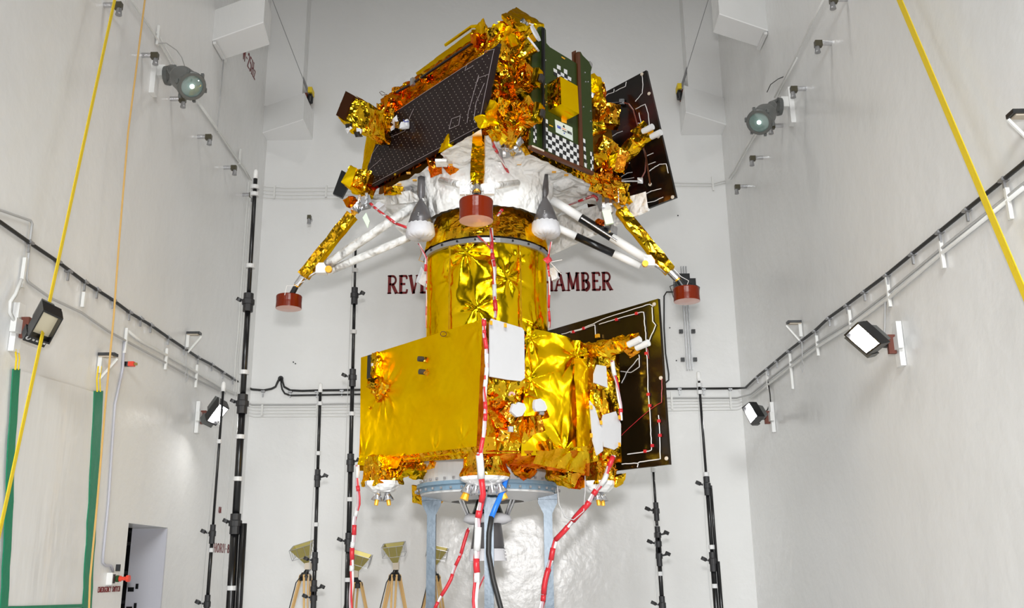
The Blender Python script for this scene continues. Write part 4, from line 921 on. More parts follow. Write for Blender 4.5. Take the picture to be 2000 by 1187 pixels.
MB().box(hL(931, 80, .0), .05, .05, .13, AV, BV).build('block', REDF, ld)
MB().tube([hL(752, 182, .1), hL(745, 178, .1), hL(741, 180, .1), hL(746, 186, .1), hL(756, 184, .1)], .004, 5).build('wire_loop', BROWNM, ld)
# left end: gold strip and rear wall
MB().sheet(hL(700, 370, .0), hL(722, 345, -.05), hL(737, 262, -.05), hL(719, 268, .0), 6, 24, amp=.015, scale=8, n=-BV).build('side_strip', YCRK, ld)
MB().sheet(hL(704, 352, .08), hL(714, 330, -.02), hL(728, 262, -.02), hL(716, 264, .08), 4, 18, amp=.01, scale=8, n=-BV).build('side_strip', YFOIL, ld)
# sensor housing at upper left
Pn = [atY(656, 226, 9.9), atY(674, 230, 9.9), atY(693, 186, 9.95), atY(674, 179, 9.95)]   # dark end, nearest the left
far = [atY(722, 262, 9.75), atY(745, 250, 9.75), atY(748, 205, 9.8), atY(727, 204, 9.8)]
hx = [Pn[0], Pn[1] + V((0, -.0, 0)), Pn[1] + V((.02, .3, .02)), Pn[0] + V((.02, .3, .02))]
nb = [atY(660, 228, 9.75), atY(693, 246, 9.75), atY(735, 262, 9.8), atY(735, 262, 10.1), ]
c0 = atY(657, 227, 9.8); e1 = atY(724, 264, 9.75) - c0; e2 = atY(676, 180, 9.85) - c0; e3 = V((.06, .28, .03))
def hx8(c, a, b, d): return [c, c + a, c + a + d, c + d, c + b, c + a + b, c + a + b + d, c + b + d]
sb = MB().cbox(hx8(c0, e1, e2, e3), 18, .035, 9).build('camera_housing', YCRK, ld)
MB().hexa(hx8(c0 - V((0, .03, 0)), e1 * .24, e2, V((.05, .1, 0)))).build('camera_window', mat('dark_brown_gloss', (.05, .018, .008), .12, .3), sb)
MB().sheet(c0 + e2 * 1.06 + e1 * .25, c0 + e2 * 1.02 + e1 * 1.1, c0 + e2 * 1.02 + e1 * 1.1 + e3, c0 + e2 * 1.06 + e1 * .25 + e3, 8, 5, amp=.01, scale=8).build('housing_top', YFOIL, sb)
for q, m_ in (((682, 252), WCLOTH), ((690, 256), YFOIL), ((700, 262), BLACKM), ((703, 257), WCLOTH), ((681, 246), BLACKM)):
    lump(atY(*q, 9.75), 0, .03, m_, ld, face='C', n=3, dep=1, sc=14)
MB().cbox(hx8(atY(722, 262, 9.7), atY(748, 262, 9.5) - atY(722, 262, 9.7), V((0, 0, .3)), V((.05, .25, 0))), 12, .05, 8).build('foil_wrap', AMB, ld)
for q in ((745, 215), (757, 235), (765, 228), (740, 250)): lump(*q, .08, AMB, ld, face='L', off=-.12, sc=10, n=7)
# cloth knot and mirror bits on the panel
for q, m_, rr in (((772, 238), WCLOTH, .05), ((790, 243), WCLOTH, .045), ((777, 246), SILV, .04), ((766, 250), WCLOTH, .025), ((783, 250), AMB, .03)): lump(*q, rr, m_, ld, face='L', off=-.15, sc=14, n=5)
MB().tube([hL(788, 234, -.2), hL(790, 238, -.2), hL(798, 237, -.2)], .005, 5).build('blue_wire', BLUEJ, ld)
# small yellow box lower left
c0 = atY(672, 358, 10.0); sb = MB().cbox(hx8(c0, atY(716, 378, 9.8) - atY(676, 368, 9.8), atY(686, 325, 10) - c0, V((.05, .3, 0))), 12, .03, 9).build('sensor_box', YCRK, ld)
MB().plate([atY(666, 355, 9.78), atY(684, 366, 9.78), atY(697, 328, 9.82), atY(684, 323, 9.84)], V((0, -1, 0)), .03).build('box_face', YFOIL, sb)
lump(atY(685, 395, 10.1), 0, .07, REDF, ld, face='C', n=6, dep=1); MB().plate([atY(650, 378, 10.9), atY(668, 386, 10.9), atY(690, 345, 10.9), atY(667, 332, 10.9)], V((0, -1, 0)), .05).build('rear_panel', BLACKM, ld)
# front corner crumple
m = MB().sheet(hR(938, 262, -.02), hR(1046, 290, -.02), hR(1046, 42, .05), hR(972, 42, .05), 60, 100, amp=.085, scale=4.6, n=-AV, jit=.4); m.build('corner_blanket', YCRK, ld, smooth=True)
for a_ in ((950, 235, .09, YFOIL), (975, 250, .10, YCRK), (1000, 235, .11, YCRK), (975, 205, .08, YCRK), (990, 150, .10, YCRK), (965, 175, .07, AMB), (1008, 195, .09, AMB), (985, 105, .09, YCRK), (1012, 120, .08, YCRK), (1000, 80, .08, YFOIL), (1020, 145, .07, AMB), (1010, 165, .09, AMB), (1015, 255, .09, AMB), (1035, 262, .07, YCRK), (1030, 290, .06, AMB), (965, 262, .06, YCRK), (980, 70, .09, YFOIL), (970, 130, .06, YCRK), (960, 215, .08, YFOIL), (1000, 265, .08, AMB)):
    lump(a_[0], a_[1], a_[2], a_[3], ld, off=-.12, sc=8, n=9, amp=a_[2] * .45)
def sensor(px, py, s, par):
    c = hR(px, py, -.32); u = (BV - V((0, 0, .35))).normalized(); v = V((0, 0, 1)); w_ = u.cross(v)
    p = [c + u * x * s + AV * y * s + v * z * s for z in (-1, 1) for x, y in ((-1, -1), (1, -1), (1, 1), (-1, 1))]
    b_ = MB().cbox(p, 8, .035, 9).build('sensor_box', AMB, par)
    n_ = (BV * .45 - AV * .85 - V((0, 0, .25))).normalized()
    t = n_.cross(V((0, 0, 1))).normalized(); up_ = t.cross(n_); q = c + n_ * s * 1.25
    MB().cbox([q + t * x * s * .8 + n_ * z * .03 + up_ * y * s for z in (-1, 1) for x, y in ((-1, -1), (1, -1), (1, 1), (-1, 1))], 4, .01, 14).build('sensor_rim', YCRK, b_)
    MB().box(q + n_ * .05, s * .75, s * .85, .03, t, up_, n_).build('sensor_window', BLACKP, b_)
sensor(1030, 152, .085, ld); sensor(1032, 220, .085, ld)
for (x0, y0, x1, y1) in ((1018, 82, 1044, 66), (1012, 112, 1040, 88)):
    a_, b_ = hR(x0, y0, -.2), hR(x1, y1, -.34)
    m = MB().tube([a_.lerp(b_, t / 8) for t in range(9)], [.05 + .035 * t / 8 for t in range(9)], 14)
    for i, q in enumerate(m.v): m.v[i] = q + noise.noise_vector(q * 12) * .018
    t_ = m.build('horn_tube', YCRK, ld)
    d_ = (b_ - a_).normalized(); MB().lathe([(.0, -.0), (.09, -.0), (.094, .02), (.0, .02)], b_, d_, 16).build('white_rim', WCLOTH, t_)
# roof slab
e = [hR(978, 38, -.05), hR(1012, 62, -.05), hR(1062, 54, .0) , hR(1008, 22, .35)]
MB().cbox([e[0], e[1], e[2], e[3], e[0] + V((0, 0, .05)), e[1] + V((0, 0, .06)), e[2] + V((0, 0, .05)), e[3] + V((0, 0, .05))], 12, .02, 9).build('roof_slab', YCRK, ld)
for q, m_, rr in (((1000, 48), AMB, .08), ((1015, 62), AMB, .08), ((1028, 55), SILV, .04), ((1022, 45), SILV, .04), ((1035, 50), CHKW, .03), ((990, 58), YCRK, .07), ((1010, 75), YFOIL, .07)): lump(*q, rr, m_, ld, off=.0, n=6, sc=12)
# green ramp
GO = -.22
def g(px, py, o=0): return hR(px, py, GO + o)
gp = [(1036, 285), (1040, 92), (1046, 78), (1053, 52), (1060, 52), (1066, 58), (1067, 84), (1074, 92), (1112, 115), (1128, 125), (1128, 101), (1134, 101), (1138, 108), (1150, 120), (1156, 132), (1154, 140), (1160, 338), (1158, 339)]
P = [g(*q) for q in gp]
P = [P[0]] + P[1:]
rp = MB().plate(P, -AV, .03).build('ramp_panel', GREEN, ld)
MB().tube([g(1061, 56, -.03), g(1061, 180, -.03), g(1063, 291, -.03)], .02, 10).build('hinge_tube', BLACKM, rp)
MB().plate([g(1128, 102, -.02), g(1133, 101, -.02), g(1140, 326, -.02), g(1133, 322, -.02)], -AV, .03).build('side_rail', BROWNM, rp)
MB().plate([g(1120, 100, .03), g(1125, 98, .03), g(1127, 124, .03), g(1121, 122, .03)], -AV, .03).build('side_rail', BROWNM, rp)
MB().plate([g(1036, 283, -.01), g(1160, 335, -.01), g(1160, 341, -.01), g(1036, 289, -.01)], -AV, .04).build('sill', BROWNM, rp)
MB().plate([g(1040, 283, -.02), g(1063, 293, -.02), g(1063, 296, -.02), g(1040, 286, -.02)], -AV, .01).build('sill_strip', TAN, rp)
for (px, py) in ((1065, 118), (1065, 165), (1067, 200), (1142, 142), (1148, 160), (1143, 160), (1139, 209), (1153, 217), (1153, 237), (1065, 205), (1060, 262), (1062, 285), (1145, 320)):
    MB().lathe([(0, 0), (.01, 0), (.008, .008), (0, .008)], g(px, py, -.0), -AV, 8).build('screw', SILV, rp)
# checker prints
def checker(c00, c10, c11, c01, nx, ny, skip=lambda i, j: False, off=-.004, par=rp):
    m = MB(); a, b, c, d = [g(*q, off) for q in (c00, c10, c11, c01)]
    for i in range(nx):
        for j in range(ny):
            if skip(i, j): continue
            P_ = [a.lerp(b, u).lerp(d.lerp(c, u), v) for u, v in ((i / nx, j / ny), ((i + 1) / nx, j / ny), ((i + 1) / nx, (j + 1) / ny), (i / nx, (j + 1) / ny))]
            m.plate(P_, -AV, .002, 0 if (i + j) % 2 == 0 else 1)
    m.build('checker_print', [CHKW, CHKB], par)
checker((1071, 256), (1133, 285), (1134, 326), (1071, 295), 9, 5)
checker((1081, 133), (1116, 152), (1115, 165), (1082, 140 + 6), 5, 2)
checker((1088, 126), (1095, 129.5), (1095, 137), (1088, 133.5), 1, 1); checker((1101.5, 134), (1108, 137), (1108, 146), (1101.5, 142), 1, 1)
checker((1042, 243), (1048, 246), (1048, 281), (1042, 277), 2, 5); checker((1066, 232), (1070, 234), (1070, 290), (1066, 288), 1, 7)
checker((1139, 270), (1143, 272), (1146, 328), (1142, 325), 1, 7); checker((1153, 296), (1159, 298), (1159, 338), (1154, 335), 2, 5)
# gold box on the ramp
bx0 = [g(1075, 152, -.0), g(1094, 149, -.22), g(1128, 169, -.22), g(1131, 222, -.22), g(1097, 203, -.22), g(1077, 203, 0)]
TL, TR, BR, BL = g(1094, 149, -.2), g(1128, 168, -.2), g(1131, 222, -.2), g(1096, 203, -.2)
dp = -AV * .0 + AV * .2 
gb = MB().hexa([BL, BR, BR + dp, BL + dp, TL, TR, TR + dp, TL + dp]).build('gold_box', YFOIL, rp)
MB().sheet(BL + dp, BL - AV * .003, TL - AV * .003, TL + dp, 8, 16, amp=.012, scale=18).build('crinkled_side', AMB, gb)
MB().cbox([g(1084, 206, -.13), g(1119, 226, -.13), g(1119, 226, -.0), g(1084, 206, 0), g(1080, 196, -.13), g(1119, 216, -.13), g(1119, 216, 0), g(1080, 196, 0)], 8, .015, 12).build('lower_box', YCRK, gb)
for pts in ([(1096, 227), (1107, 232), (1107, 241), (1097, 238)], [(1073, 243), (1080, 246), (1080, 248), (1073, 245)], [(1097, 110), (1104, 114), (1103, 116), (1097, 112)]):
    MB().plate([g(*q, -.005) for q in pts], -AV, .003).build('tape_tab', KAPT, rp)
# card with emblem
cd_ = MB().plate([g(1084, 233, -.006), g(1118, 249, -.006), g(1119, 275, -.006), g(1086, 258, -.006)], -AV, .004).build('printed_card', CARD, rp)
def cardq(x0, x1, y0, y1, m_, nm):
    a, b, c, d = [g(*q, -.0085) for q in ((1084, 233), (1118, 249), (1119, 275), (1086, 258))]
    MB().plate([a.lerp(b, u).lerp(d.lerp(c, u), v) for u, v in ((x0, y0), (x1, y0), (x1, y1), (x0, y1))], -AV, .002).build(nm, m_, cd_)
cardq(.38, .62, .40, .46, ORG, 'flag_stripe'); cardq(.38, .62, .46, .50, CHKW, 'flag_stripe'); cardq(.40, .64, .55, .61, CHKB, 'flag_stripe')
cardq(.46, .54, .14, .26, CHKB, 'emblem'); cardq(.44, .56, .26, .30, CHKB, 'emblem'); cardq(.47, .53, .70, .80, BLUEJ, 'emblem')
ca, cb_, cc_ = g(1084, 233, -.01), g(1118, 249, -.01), g(1086, 258, -.01)
ru = (cb_ - ca).normalized(); uu = (ca - cc_).normalized(); W_, H_ = (cb_ - ca).length, (ca - cc_).length
for txt, x, y, hh, m_ in (('INDIA', .68, .36, .030, CHKB), ('ISRO', .10, .42, .030, BLUEJ)):
    if 'D' not in G: G['D'] = (.66, [(1, [(.14, 0), (.14, 1)]), (0, [(.14, .96)] + arc(.25, .5, .3, .46, 90, -90, 12) + [(.14, .04)])], [])
    ms_, wd_ = letters(txt, ca + ru * W_ * x - uu * (H_ * (1 - y)), ru, uu, -AV, hh, tk=.15, tn=.1, squash=.75, serif=0)
    for k_ in ms_: k_.build('letter', m_, cd_)
# foil and box behind ramp, right side
MB().sheet(hR(1150, 345, .1), hR(1216, 400, .1), hR(1178, 160, .3), hR(1150, 150, .3), 30, 60, amp=.07, scale=6, n=-AV, jit=.35).build('right_blanket', REDF, ld)
for q, rr, m_ in (((1165, 180), .11, YFOIL), ((1172, 200), .08, YCRK), ((1178, 225), .13, AMB), ((1165, 250), .09, YCRK), ((1180, 290), .10, AMB), ((1172, 320), .10, YCRK), ((1190, 335), .11, AMB), ((1200, 365), .10, YCRK), ((1205, 300), .08, AMB), ((1220, 385), .08, YCRK), ((1230, 395), .05, YCRK), ((1163, 160), .07, YFOIL), ((1178, 350), .09, REDF)):
    lump(*q, rr, m_, ld, off=.0, sc=9, n=8)
lump(1152, 128, .03, SILV, ld, off=-.1, n=4); lump(1156, 185, .03, SILV, ld, off=-.1, n=4)
MB().cbox(hx8(atY(1172, 238, 9.75), V((.22, .03, -.02)), V((.02, 0, .24)), V((0, .15, 0))), 8, .02, 10).build('foil_box', AMB, ld)
p0, p1 = atY(1195, 325, 9.7), atY(1262, 262, 9.45)
arm(p0, p1, .09, YCRK, ld, 'antenna_arm', [[atY(1256, 257, 9.35), atY(1275, 247, 9.25)], [atY(1272, 267, 9.35), atY(1291, 258, 9.25)]])
lump(atY(1258, 262, 9.4), 0, .08, YCRK, ld, face='C', n=8, dep=.8); lump(atY(1215, 315, 9.6), 0, .12, AMB, ld, face='C', n=8, dep=.6)
MB().sheet(atY(1188, 330, 9.62), atY(1225, 302, 9.55), atY(1262, 275, 9.4), atY(1190, 305, 9.6), 14, 8, amp=.03, scale=8, n=V((0, -1, 0))).build('foil_fin', YFOIL, ld)
# rear solar panel seen from behind
T, Bm = hb(1262, 137, PL + .1), hb(1320, 385, PL + .0)
nrm = (AV.cross(Bm - T)).normalized()
if nrm.dot(BV) > 0: nrm = -nrm
rs = MB().plate([T, T + AV * 1.3, Bm + AV * 1.3, Bm], nrm, .03).build('solar_panel', SOLARB, ld)
def hp(px, py, o=0): return hit(px, py, T + nrm * (.004 - o), nrm)
wires([[(1180, 190), (1188, 183), (1199, 180), (1199, 174)], [(1202, 178), (1222, 168), (1223, 160)], [(1254, 148), (1256, 165), (1254, 182), (1241, 198)], [(1241, 213), (1260, 203), (1266, 220), (1268, 245)], [(1248, 220), (1252, 241), (1246, 241)],
       [(1196, 266), (1205, 260), (1216, 256)], [(1208, 329), (1220, 325), (1230, 318)], [(1213, 346), (1224, 338), (1235, 336)], [(1215, 351), (1238, 347)], [(1222, 358), (1227, 371)], [(1268, 334), (1280, 326), (1287, 321), (1301, 320), (1305, 338)],
       [(1258, 381), (1272, 373), (1291, 368)], [(1262, 396), (1280, 392), (1295, 385)], [(1265, 322), (1280, 316)], [(1263, 304), (1276, 299)]], 0, .0045, rs, WIRE, 'panel_wire', .005, hp)
wires([[(1216, 200), (1228, 203), (1237, 215), (1244, 240), (1255, 280), (1262, 310), (1260, 335), (1252, 350)]], -.01, .009, rs, REDT, 'panel_rod', 0, hp)
wires([[(1254, 284), (1261, 300), (1270, 360)]], -.01, .012, rs, BROWNM, 'panel_rod', 0, hp)
for q in ((1254, 145), (1268, 183), (1314, 385), (1286, 267), (1270, 360)): MB().lathe([(0, 0), (.022, 0), (.018, .012), (0, .014)], hp(*q), nrm, 10).build('stud', TAN, rs)
for a_, b_ in (((1158, 206), (1214, 200)), ((1190, 354), (1250, 354))):
    MB().tube([atY(*a_, 9.9), hp(*b_, -.03)], .012, 8).build('tie_rod', SILV, rs); MB().box(hp(*b_, -.02), .06, .05, .07).build('lug', SILV, rs)

# ---- lander legs
def foot_pad(c, r, h, par, tilt=0):
    p = MB().lathe([(0, h), (r * .97, h), (r, h - .01), (r * .98, h * .5), (r, .005), (r * .99, 0)], c, V((tilt, 0, 1)), 36).build('foot_pad', KAP, par, smooth=False)
    MB().lathe([(r * .99, 0), (0, -.012)], c, V((tilt, 0, 1)), 36).build('pad_sole', KAPB, p)
    return p
def foilstrut(a, b, w_, par):
    d = (b - a).normalized(); u = d.cross(V((0, 1, 0))).normalized(); v = d.cross(u); m = MB()
    p = [a - u * w_ - v * w_, a + u * w_ - v * w_, a + u * w_ + v * w_, a - u * w_ + v * w_, b - u * w_ - v * w_, b + u * w_ - v * w_, b + u * w_ + v * w_, b - u * w_ + v * w_]
    n = 9; k0 = 0
    for f in ((0, 1, 5, 4), (1, 2, 6, 5), (2, 3, 7, 6), (3, 0, 4, 7)): m.sheet(p[f[0]], p[f[1]], p[f[2]], p[f[3]], 3, n, jit=0)
    m.sheet(p[0], p[1], p[2], p[3], 3, 3, jit=0); m.sheet(p[4], p[5], p[6], p[7], 3, 3, jit=0)
    for i, q in enumerate(m.v): m.v[i] = q + noise.noise_vector(q * 7) * w_ * .25
    return m.build('leg_sleeve', YCRK, par)
def leg(top, j, pad, padr, padh, Yt, Yj, Yp, lab):
    lg = bpy.data.objects.new('leg', None); col.objects.link(lg); lg.parent = ld; OFF[lg.name] = OFF[ld.name]
    a, b, c = atY(*top, Yt), atY(*j, Yj), atY(*pad, Yp)
    foilstrut(a, b, .06, lg)
    MB().tube([a + (a - b).normalized() * .12, a], .03, 10).build('upper_shaft', KAPT, lg)
    d = (c - b).normalized()
    MB().tube([b, b + d * .12], .042, 12).build('collar', SILV, lg)
    MB().tube([b + d * .1, b + d * .16], .03, 12).build('brass_ring', KAPT, lg)
    MB().tube([b + d * .14, c + V((0, 0, -.04))], .032, 12).build('shock_tube', BLACKM, lg)
    q = c + V((0, 0, -padh)); foot_pad(q, padr, padh, lg)
    return lg, b, a
l1, b1, a1 = leg((688, 420), (592, 540), (565, 578), .145, .15, 10.2, 10.3, 10.35, '')
l2, b2, a2 = leg((1212, 410), (1308, 530), (1340, 563), .142, .15, 9.95, 9.92, 9.9, '')
l3, b3, a3 = leg((935, 268), (932, 362), (930, 392), .15, .19, 8.7, 7.95, 7.8, '')
def strutw(p, q, r, segs, par):   # segs: list of (t0, t1, material)
    for t0, t1, m_ in segs: MB().tube([p.lerp(q, t0), p.lerp(q, t1)], r, 14).build('strut', m_, par, smooth=True)
jl = atY(618, 530, 10.28); strutw(jl, atY(818, 395, 9.95), .052, [(0.1, 1, MLI)], l1); strutw(jl + V((0, .1, -.02)), atY(835, 448, 10.1), .045, [(.12, 1, MLI)], l1)
MB().tube([b1 + V((.02, 0, -.02)), jl], .022, 10).build('joint', SILV, l1); MB().box(jl + V((.06, 0, .03)), .12, .1, .12).build('clevis', WHITE, l1)
MB().lathe([(0, -.02), (.04, -.02), (.04, .02), (0, .02)], atY(642, 526, 10.2), V((0, -1, 0)), 10).build('pivot_pin', KAPT, l1)
jr = atY(1280, 517, 9.93); strutw(jr, atY(1078, 390, 9.9), .05, [(.08, .42, WHITE), (.42, .72, BLACKM), (.72, 1, WHITE)], l2)
strutw(jr + V((-.05, .1, -.03)), atY(1085, 443, 10.0), .043, [(.1, .38, WHITE), (.38, .78, BLACKM), (.78, 1, WHITE)], l2)
MB().tube([atY(1135, 425, 9.63), atY(1205, 470, 9.72)], .012, 8).build('stripe_rod', SILV, l2)
MB().tube([b2 + V((-.02, 0, -.02)), jr], .022, 10).build('joint', SILV, l2); MB().box(jr + V((-.07, 0, .04)), .12, .1, .12).build('clevis', WHITE, l2)
MB().lathe([(0, -.02), (.035, -.02), (.035, .02), (0, .02)], atY(1260, 515, 9.8), V((0, -1, 0)), 10).build('pivot_pin', KAPT, l2)
for sx, ex in ((-1, 862), (1, 1010)):
    MB().tube([b3 + V((sx * .04, 0, -.02)), atY(ex, 352 if sx < 0 else 357, 9.0)], .035, 12).build('strut', MLI, l3, smooth=True)
    MB().box(b3 + V((sx * .11, -.02, -.06)), .09, .05, .08).build('lug', WHITE, l3); MB().lathe([(0, 0), (.022, 0), (.022, .01), (0, .01)], b3 + V((sx * .12, -.045, -.06)), V((0, -1, 0)), 10).build('lug_pin', GREYM, l3)
for (l_, a_) in ((l1, atY(705, 398, 10.2)), (l2, atY(1190, 392, 9.95)), (l3, atY(1000, 290, 9.0))):
    MB().box(a_, .22, .2, .1, V((.85, .2, .3)).normalized(), V((-.2, .95, 0)).normalized(), V((-.3, 0, .9)).normalized()).build('hinge_block', GREYM, l_)
    for dx in (-.08, 0, .08): MB().box(a_ + V((dx, -.1, -.02 + dx * .3)), .03, .06, .16).build('hinge_lug', SILV, l_)
# ---- lander engines
def bell(px, ty, by, Y):
    a, b = atY(px - .5, ty, Y), atY(px, by, Y); h = a.z - b.z; c = V((b.x, Y, b.z))
    e_ = bpy.data.objects.new('engine', None); col.objects.link(e_); e_.parent = ld; OFF[e_.name] = OFF[ld.name]
    MB().lathe([(0, h + .10), (.040, h + .10), (.042, h), (.044, h * .86), (.038, h * .8), (.020, h * .74), (.026, h * .71), (.078, h * .56), (.112, h * .42), (.145, h * .22), (.13, h * .22), (.05, h * .55)], c, V((0, 0, 1)), 32).build('nozzle', DGREY, e_, smooth=True)
    m = MB().lathe([(.137, h * .26), (.148, h * .25), (.160, h * .12), (.162, h * .07), (.152, h * .03), (.11, .0), (0, -.0)], c, V((0, 0, 1)), 48)
    for i, q in enumerate(m.v):
        t = i % 48; m.v[i] = q + V((0, 0, .006 * math.sin(t * 2.1)))
    m.build('nozzle_cover', WCLOTH, e_, smooth=True)
    for k in range(5): MB().lathe([(0, 0), (.007, 0), (0, .004)], c + V((-.012, -.05 - .025 * k, h * (.55 - .05 * k))), V((0, -1, .6)), 8).build('dot_mark', CHKW, e_)
    for x, z in ((-.06, .44), (-.07, .40), (.055, .43), (.07, .38)): MB().lathe([(0, 0), (.007, 0), (0, .004)], c + V((x, -.085, h * z)), V((x * 8, -1, .6)), 8).build('dot_mark', CHKW, e_)
bell(821, 362, 466, 9.72); bell(1066, 358, 462, 9.72)
# tape squares and bits on the underside
for (px, py) in ((810, 352), (865, 318), (1014, 320), (798, 338), (780, 360), (1082, 336), (1106, 342), (875, 345), (880, 322)):
    MB().box(atZ(px, py, ZL - .07), .045, .045, .006).build('tape_tab', KAPT, ld)
for (px, py, w1, h1, m_) in ((875, 352, .10, .14, WHITE), (862, 318, .12, .14, MLI), (1030, 340, .12, .08, WHITE), (1013, 315, .05, .08, WHITE)): MB().box(atZ(px, py, ZL - .08), w1, h1, .03).build('patch', m_, ld)
for (px, py, rr, m_) in ((850, 325, .07, REDF), (878, 325, .06, REDF), (778, 372, .06, YCRK), (800, 372, .05, SILV), (760, 372, .05, AMB), (862, 370, .06, SILV), (885, 345, .05, REDF), (1170, 450, .0, SILV), (1190, 447, .0, SILV)):
    if rr: lump(atZ(px, py, ZL - .03), 0, rr, m_, ld, face='C', n=5, dep=1, sc=12)
for (px, py, rr, m_) in ((1183, 440, .05, SILV), (1195, 450, .05, GREYM), (1170, 437, .04, REDF), (1188, 408, .06, WHITE), (1200, 385, .05, SILV), (1185, 385, .05, GREYM), (990, 285, .05, SILV), (1005, 293, .05, SILV), (1012, 280, .04, GREYM), (700, 405, .05, SILV), (742, 405, .05, WCLOTH)):
    lump(atY(px, py, 9.9 if py > 300 else 8.85), 0, rr, m_, ld, face='C', n=4, dep=1, sc=12)
MB().box(atY(1187, 425, 9.75), .09, .04, .16, V((.97, 0, .2)), V((0, 1, 0)), V((-.2, 0, .97))).build('pale_green_block', mat('pale_green', (.72, .85, .62), .3), ld)
MB().plate([atY(708, 425, 9.9), atY(718, 445, 9.9), atY(722, 432, 9.9), atY(715, 415, 9.9)], V((0, -1, 0)), .02).build('pale_green_flap', mat('pale_green_flap', (.70, .86, .66), .3), ld)
lump(945 + 55, 272, .05, YFOIL, ld, off=-.1, n=5)
lump(874, 283, .08, YFOIL, ld, off=-.08, face='L', n=6)

# ================================================================== HARNESSES
def harness(pts, r, name, lab, par=None, density=1.0, two=(REDW, WIRE)):
    P_ = []; 
    for i in range(len(pts) - 1):
        L = (pts[i + 1] - pts[i]).length; n = max(2, int(L / .035 * density))
        for k in range(n): P_.append(pts[i].lerp(pts[i + 1], k / n))
    P_.append(pts[-1])
    P_ = [q + noise.noise_vector(q * 5) * r * .7 for q in P_]
    rng = random.Random(len(P_)); m = MB(); k = 0
    for st_, (mi_, rr, ph) in enumerate(((1, .5, 0), (2, .45, 2.1), (0, .42, 4.2))):
        m.tube([q + V((math.cos(ph + i * .35) * r * .5, math.sin(ph + i * .35) * r * .3, math.sin(ph + i * .35) * r * .3)) for i, q in enumerate(P_)], r * rr, 6, mi_)
    while k < len(P_) - 2:
        n = rng.choice((1, 2, 2, 3, 4)); e_ = min(k + n, len(P_) - 1)
        mi_ = rng.choice((0, 0, 0, 3, 3, -1)) if r > .018 else rng.choice((0, 0, -1))
        if mi_ >= 0: m.tube([P_[k] + (P_[k + 1] - P_[k]) * rng.uniform(0, .4)] + P_[k + 1:e_ + 1], r * rng.uniform(.85, 1.08), 8, mi_)
        k = e_ + rng.choice((0, 1, 1))
    o = m.build(name, [REDW, WIRE, GREYW, CHKW], par, smooth=True)
    if par is None: tag(o, lab, 'cable', 'red and white taped cables around the spacecraft')
    return o
harness([hR(944, 622, -.09), hR(950, 680, -.09), hR(949, 740, -.09), hR(946, 830, -.09), hR(940, 885, -.09)], .021, 'taped_harness', '', pm)
def onc(px, py, R=.72):
    r_ = ray(px, py); o = EYE - CEN; a = r_.x ** 2 + r_.y ** 2; b = 2 * (o.x * r_.x + o.y * r_.y); c = o.x ** 2 + o.y ** 2 - R * R
    D = max(0, b * b - 4 * a * c); return EYE + r_ * ((-b - math.sqrt(D)) / (2 * a))
harness([onc(960, 446), onc(962, 480, .74), onc(965, 520), onc(967, 560), onc(968, 620)], .022, 'taped_harness', '', pm)
harness([onc(932, 460, .75), onc(950, 475, .74), onc(963, 490, .73)], .010, 'taped_harness', '', pm)
harness([onc(834, 500, .69), onc(833, 560, .69), onc(832, 640, .69)], .006, 'taped_harness', '', pm)
harness([hR(1195, 705, -.14), hR(1203, 740, -.14), hR(1210, 790, -.12), hR(1212, 820, -.12)], .022, 'taped_harness', '', pm)
harness([atZ(962, 268, ZL - .06), atZ(964, 285, ZL - .08), atZ(980, 315, ZL - .1), atZ(997, 345, ZL - .1), atZ(997, 370, ZL - .2), atZ(990, 398, ZL - .3), atY(972, 420, 9.3)], .018, 'taped_harness', '', ld)
harness([atZ(1104, 402, ZL - .08), atZ(1130, 392, ZL - .08), atZ(1160, 382, ZL - .08), atZ(1166, 386, ZL - .1), atZ(1172, 405, ZL - .12), atZ(1178, 430, ZL - .2)], .016, 'taped_harness', '', ld)
harness([atY(722, 397, 9.9), atY(750, 420, 9.7), atY(775, 438, 9.6), atY(793, 444, 9.5)], .016, 'taped_harness', '', ld)
harness([atY(818, 475, 9.7), atY(825, 490, 9.6), atY(832, 505, 9.55), atY(830, 530, 9.6)], .014, 'taped_harness', '', ld)
harness([atY(1076, 472, 9.7), atY(1072, 490, 9.7), atY(1070, 508, 9.7), atY(1072, 540, 9.7), atY(1073, 640, 9.9)], .013, 'taped_harness', '', ld)
lump(atY(1072, 508, 9.65), 0, .035, REDW, ld, face='C', n=4, dep=1, sc=16)
lump(atY(1083, 535, 9.9), 0, .05, WCLOTH, ld, face='C', n=4, dep=1, sc=16, asp=1.6)
lump(atY(826, 540, 10.2), 0, .04, WCLOTH, ld, face='C', n=4, dep=1, sc=16, asp=2.2)
for e_ in ((1098, 507), (1096, 535)): MB().tube([atY(1074, 512, 9.65), atY(*e_, 9.6)], .004, 5).build('loose_wire', WIRE, ld)
# thin wires hanging under the lander
for l_ in ([(640, 360), (637, 400), (645, 410)],): pass
for pts, m_ in (([(920, 352), (905, 372), (912, 388), (928, 390)], WIRE), ([(922, 356), (915, 362), (925, 380), (935, 392)], WIRE), ([(595, 548), (575, 558), (560, 558), (556, 576)], WIRE), ([(1316, 525), (1330, 540), (1345, 548), (1340, 562)], WIRE), ([(820, 480), (823, 495), (818, 508), (829, 512)], KAPT)):
    Yw = 7.9 if 900 < pts[0][0] < 940 else 10.2 if pts[0][0] < 900 else 9.85
    MB().tube([atY(*q, Yw) for q in pts], .004, 5).build('loose_wire', m_, ld)
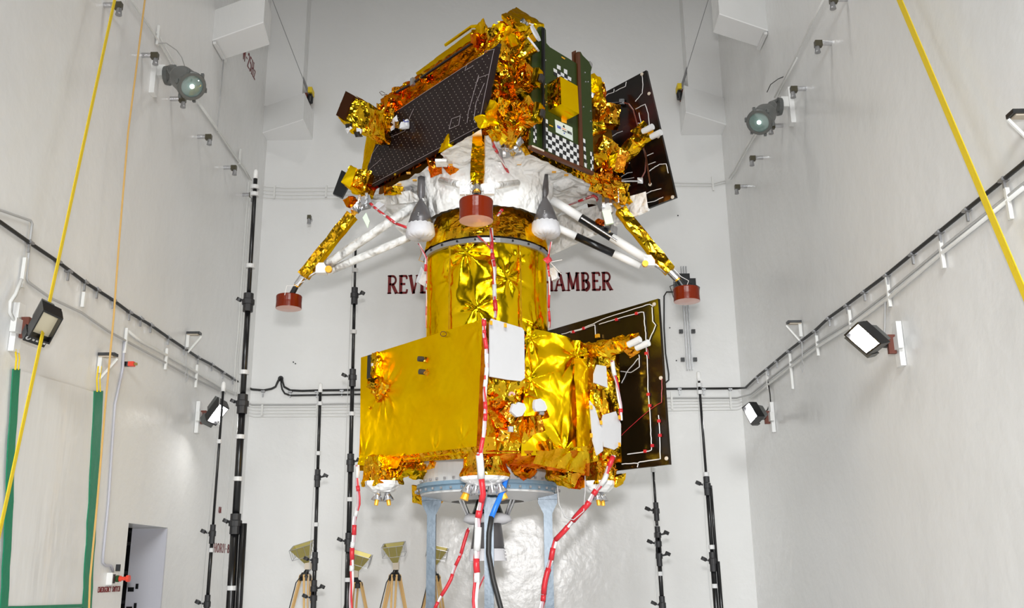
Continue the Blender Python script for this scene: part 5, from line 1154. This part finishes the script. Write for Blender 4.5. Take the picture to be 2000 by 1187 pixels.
# long cables from the spacecraft to the floor
def fl(p): return V((p.x, p.y, .02))
q = [atY(938, 885, 8.55), atY(940, 920, 8.6), atY(942, 965, 8.65), atY(934, 1010, 8.7), atY(933, 1060, 8.7), atY(932, 1120, 8.7), atY(925, 1187, 8.7)]
q.append(V((q[-1].x - .15, 8.6, .6))); q.append(V((q[-1].x - .1, 8.2, .03)))
harness(q, .032, 'taped_cable', 'thick red and white taped cable hanging in front of the central stand leg', density=.6)
q = [atY(698, 908, 9.9), atY(698, 935, 9.9), atY(700, 985, 9.9), atY(693, 1020, 9.9), atY(688, 1080, 9.9), atY(684, 1187, 9.9)]; q.append(fl(q[-1]))
harness(q, .024, 'taped_cable', 'red and white taped cable hanging from the left corner of the gold box', density=.6)
q = [atY(1197, 890, 9.7), atY(1180, 935, 9.65), atY(1145, 985, 9.7), atY(1120, 1015, 9.8), atY(1085, 1055, 9.9), atY(1070, 1120, 9.9), atY(1058, 1187, 9.9)]; q.append(fl(q[-1]))
harness(q, .028, 'taped_cable', 'red and white taped cable slanting from the right corner to the right stand leg', density=.6)
q = [atY(915, 1030, 9.9), atY(900, 1080, 9.9), atY(880, 1130, 9.9), atY(850, 1187, 9.9)]; q.append(fl(q[-1] + V((-.3, 0, 0))))
harness(q, .018, 'taped_cable', 'slim taped cable slanting down left of the engine bell', density=.6)
q = [atY(943, 1130, 9.6), atY(930, 1160, 9.6), atY(922, 1187, 9.6)]; q.append(fl(q[-1] + V((-.2, 0, 0))))
harness([atY(960, 1100, 9.6)] + q, .016, 'taped_cable', 'slim taped cable behind the thick one at the stand foot', density=.6)
r = thing('air_hose', 'blue hose joined to a black hose beside the central stand leg', 'hose', atY(960, 1010, 8.8))
MB().tube([atY(990, 928, 9.0), atY(982, 960, 8.9), atY(970, 985, 8.85), atY(960, 1010, 8.8)], .025, 10).build('blue_section', BLUEH, r, smooth=True)
q = [atY(960, 1008, 8.8), atY(955, 1040, 8.8), atY(954, 1080, 8.8), atY(963, 1130, 8.8), atY(978, 1187, 8.8)]; q.append(V((q[-1].x + .25, 8.7, .6))); q.append(V((q[-1].x + .3, 8.5, .03)))
MB().tube(q, .024, 10).build('black_section', CABLEB, r, smooth=True)
tag(MB().tube([atY(*q_, 9.7) for q_ in ((1090, 920), (1088, 945), (1092, 985), (1105, 1010), (1120, 1015), (1140, 998), (1143, 960), (1142, 900))], .006, 5).build('loose_cable', CABLEG, smooth=True), 'thin grey wire looping below the right of the gold box', 'cable')
lump(atY(1080, 925, 9.7), 0, .06, SILV, pm, face='C', n=5, dep=1, sc=16)

# drop the top of the report noise: unused
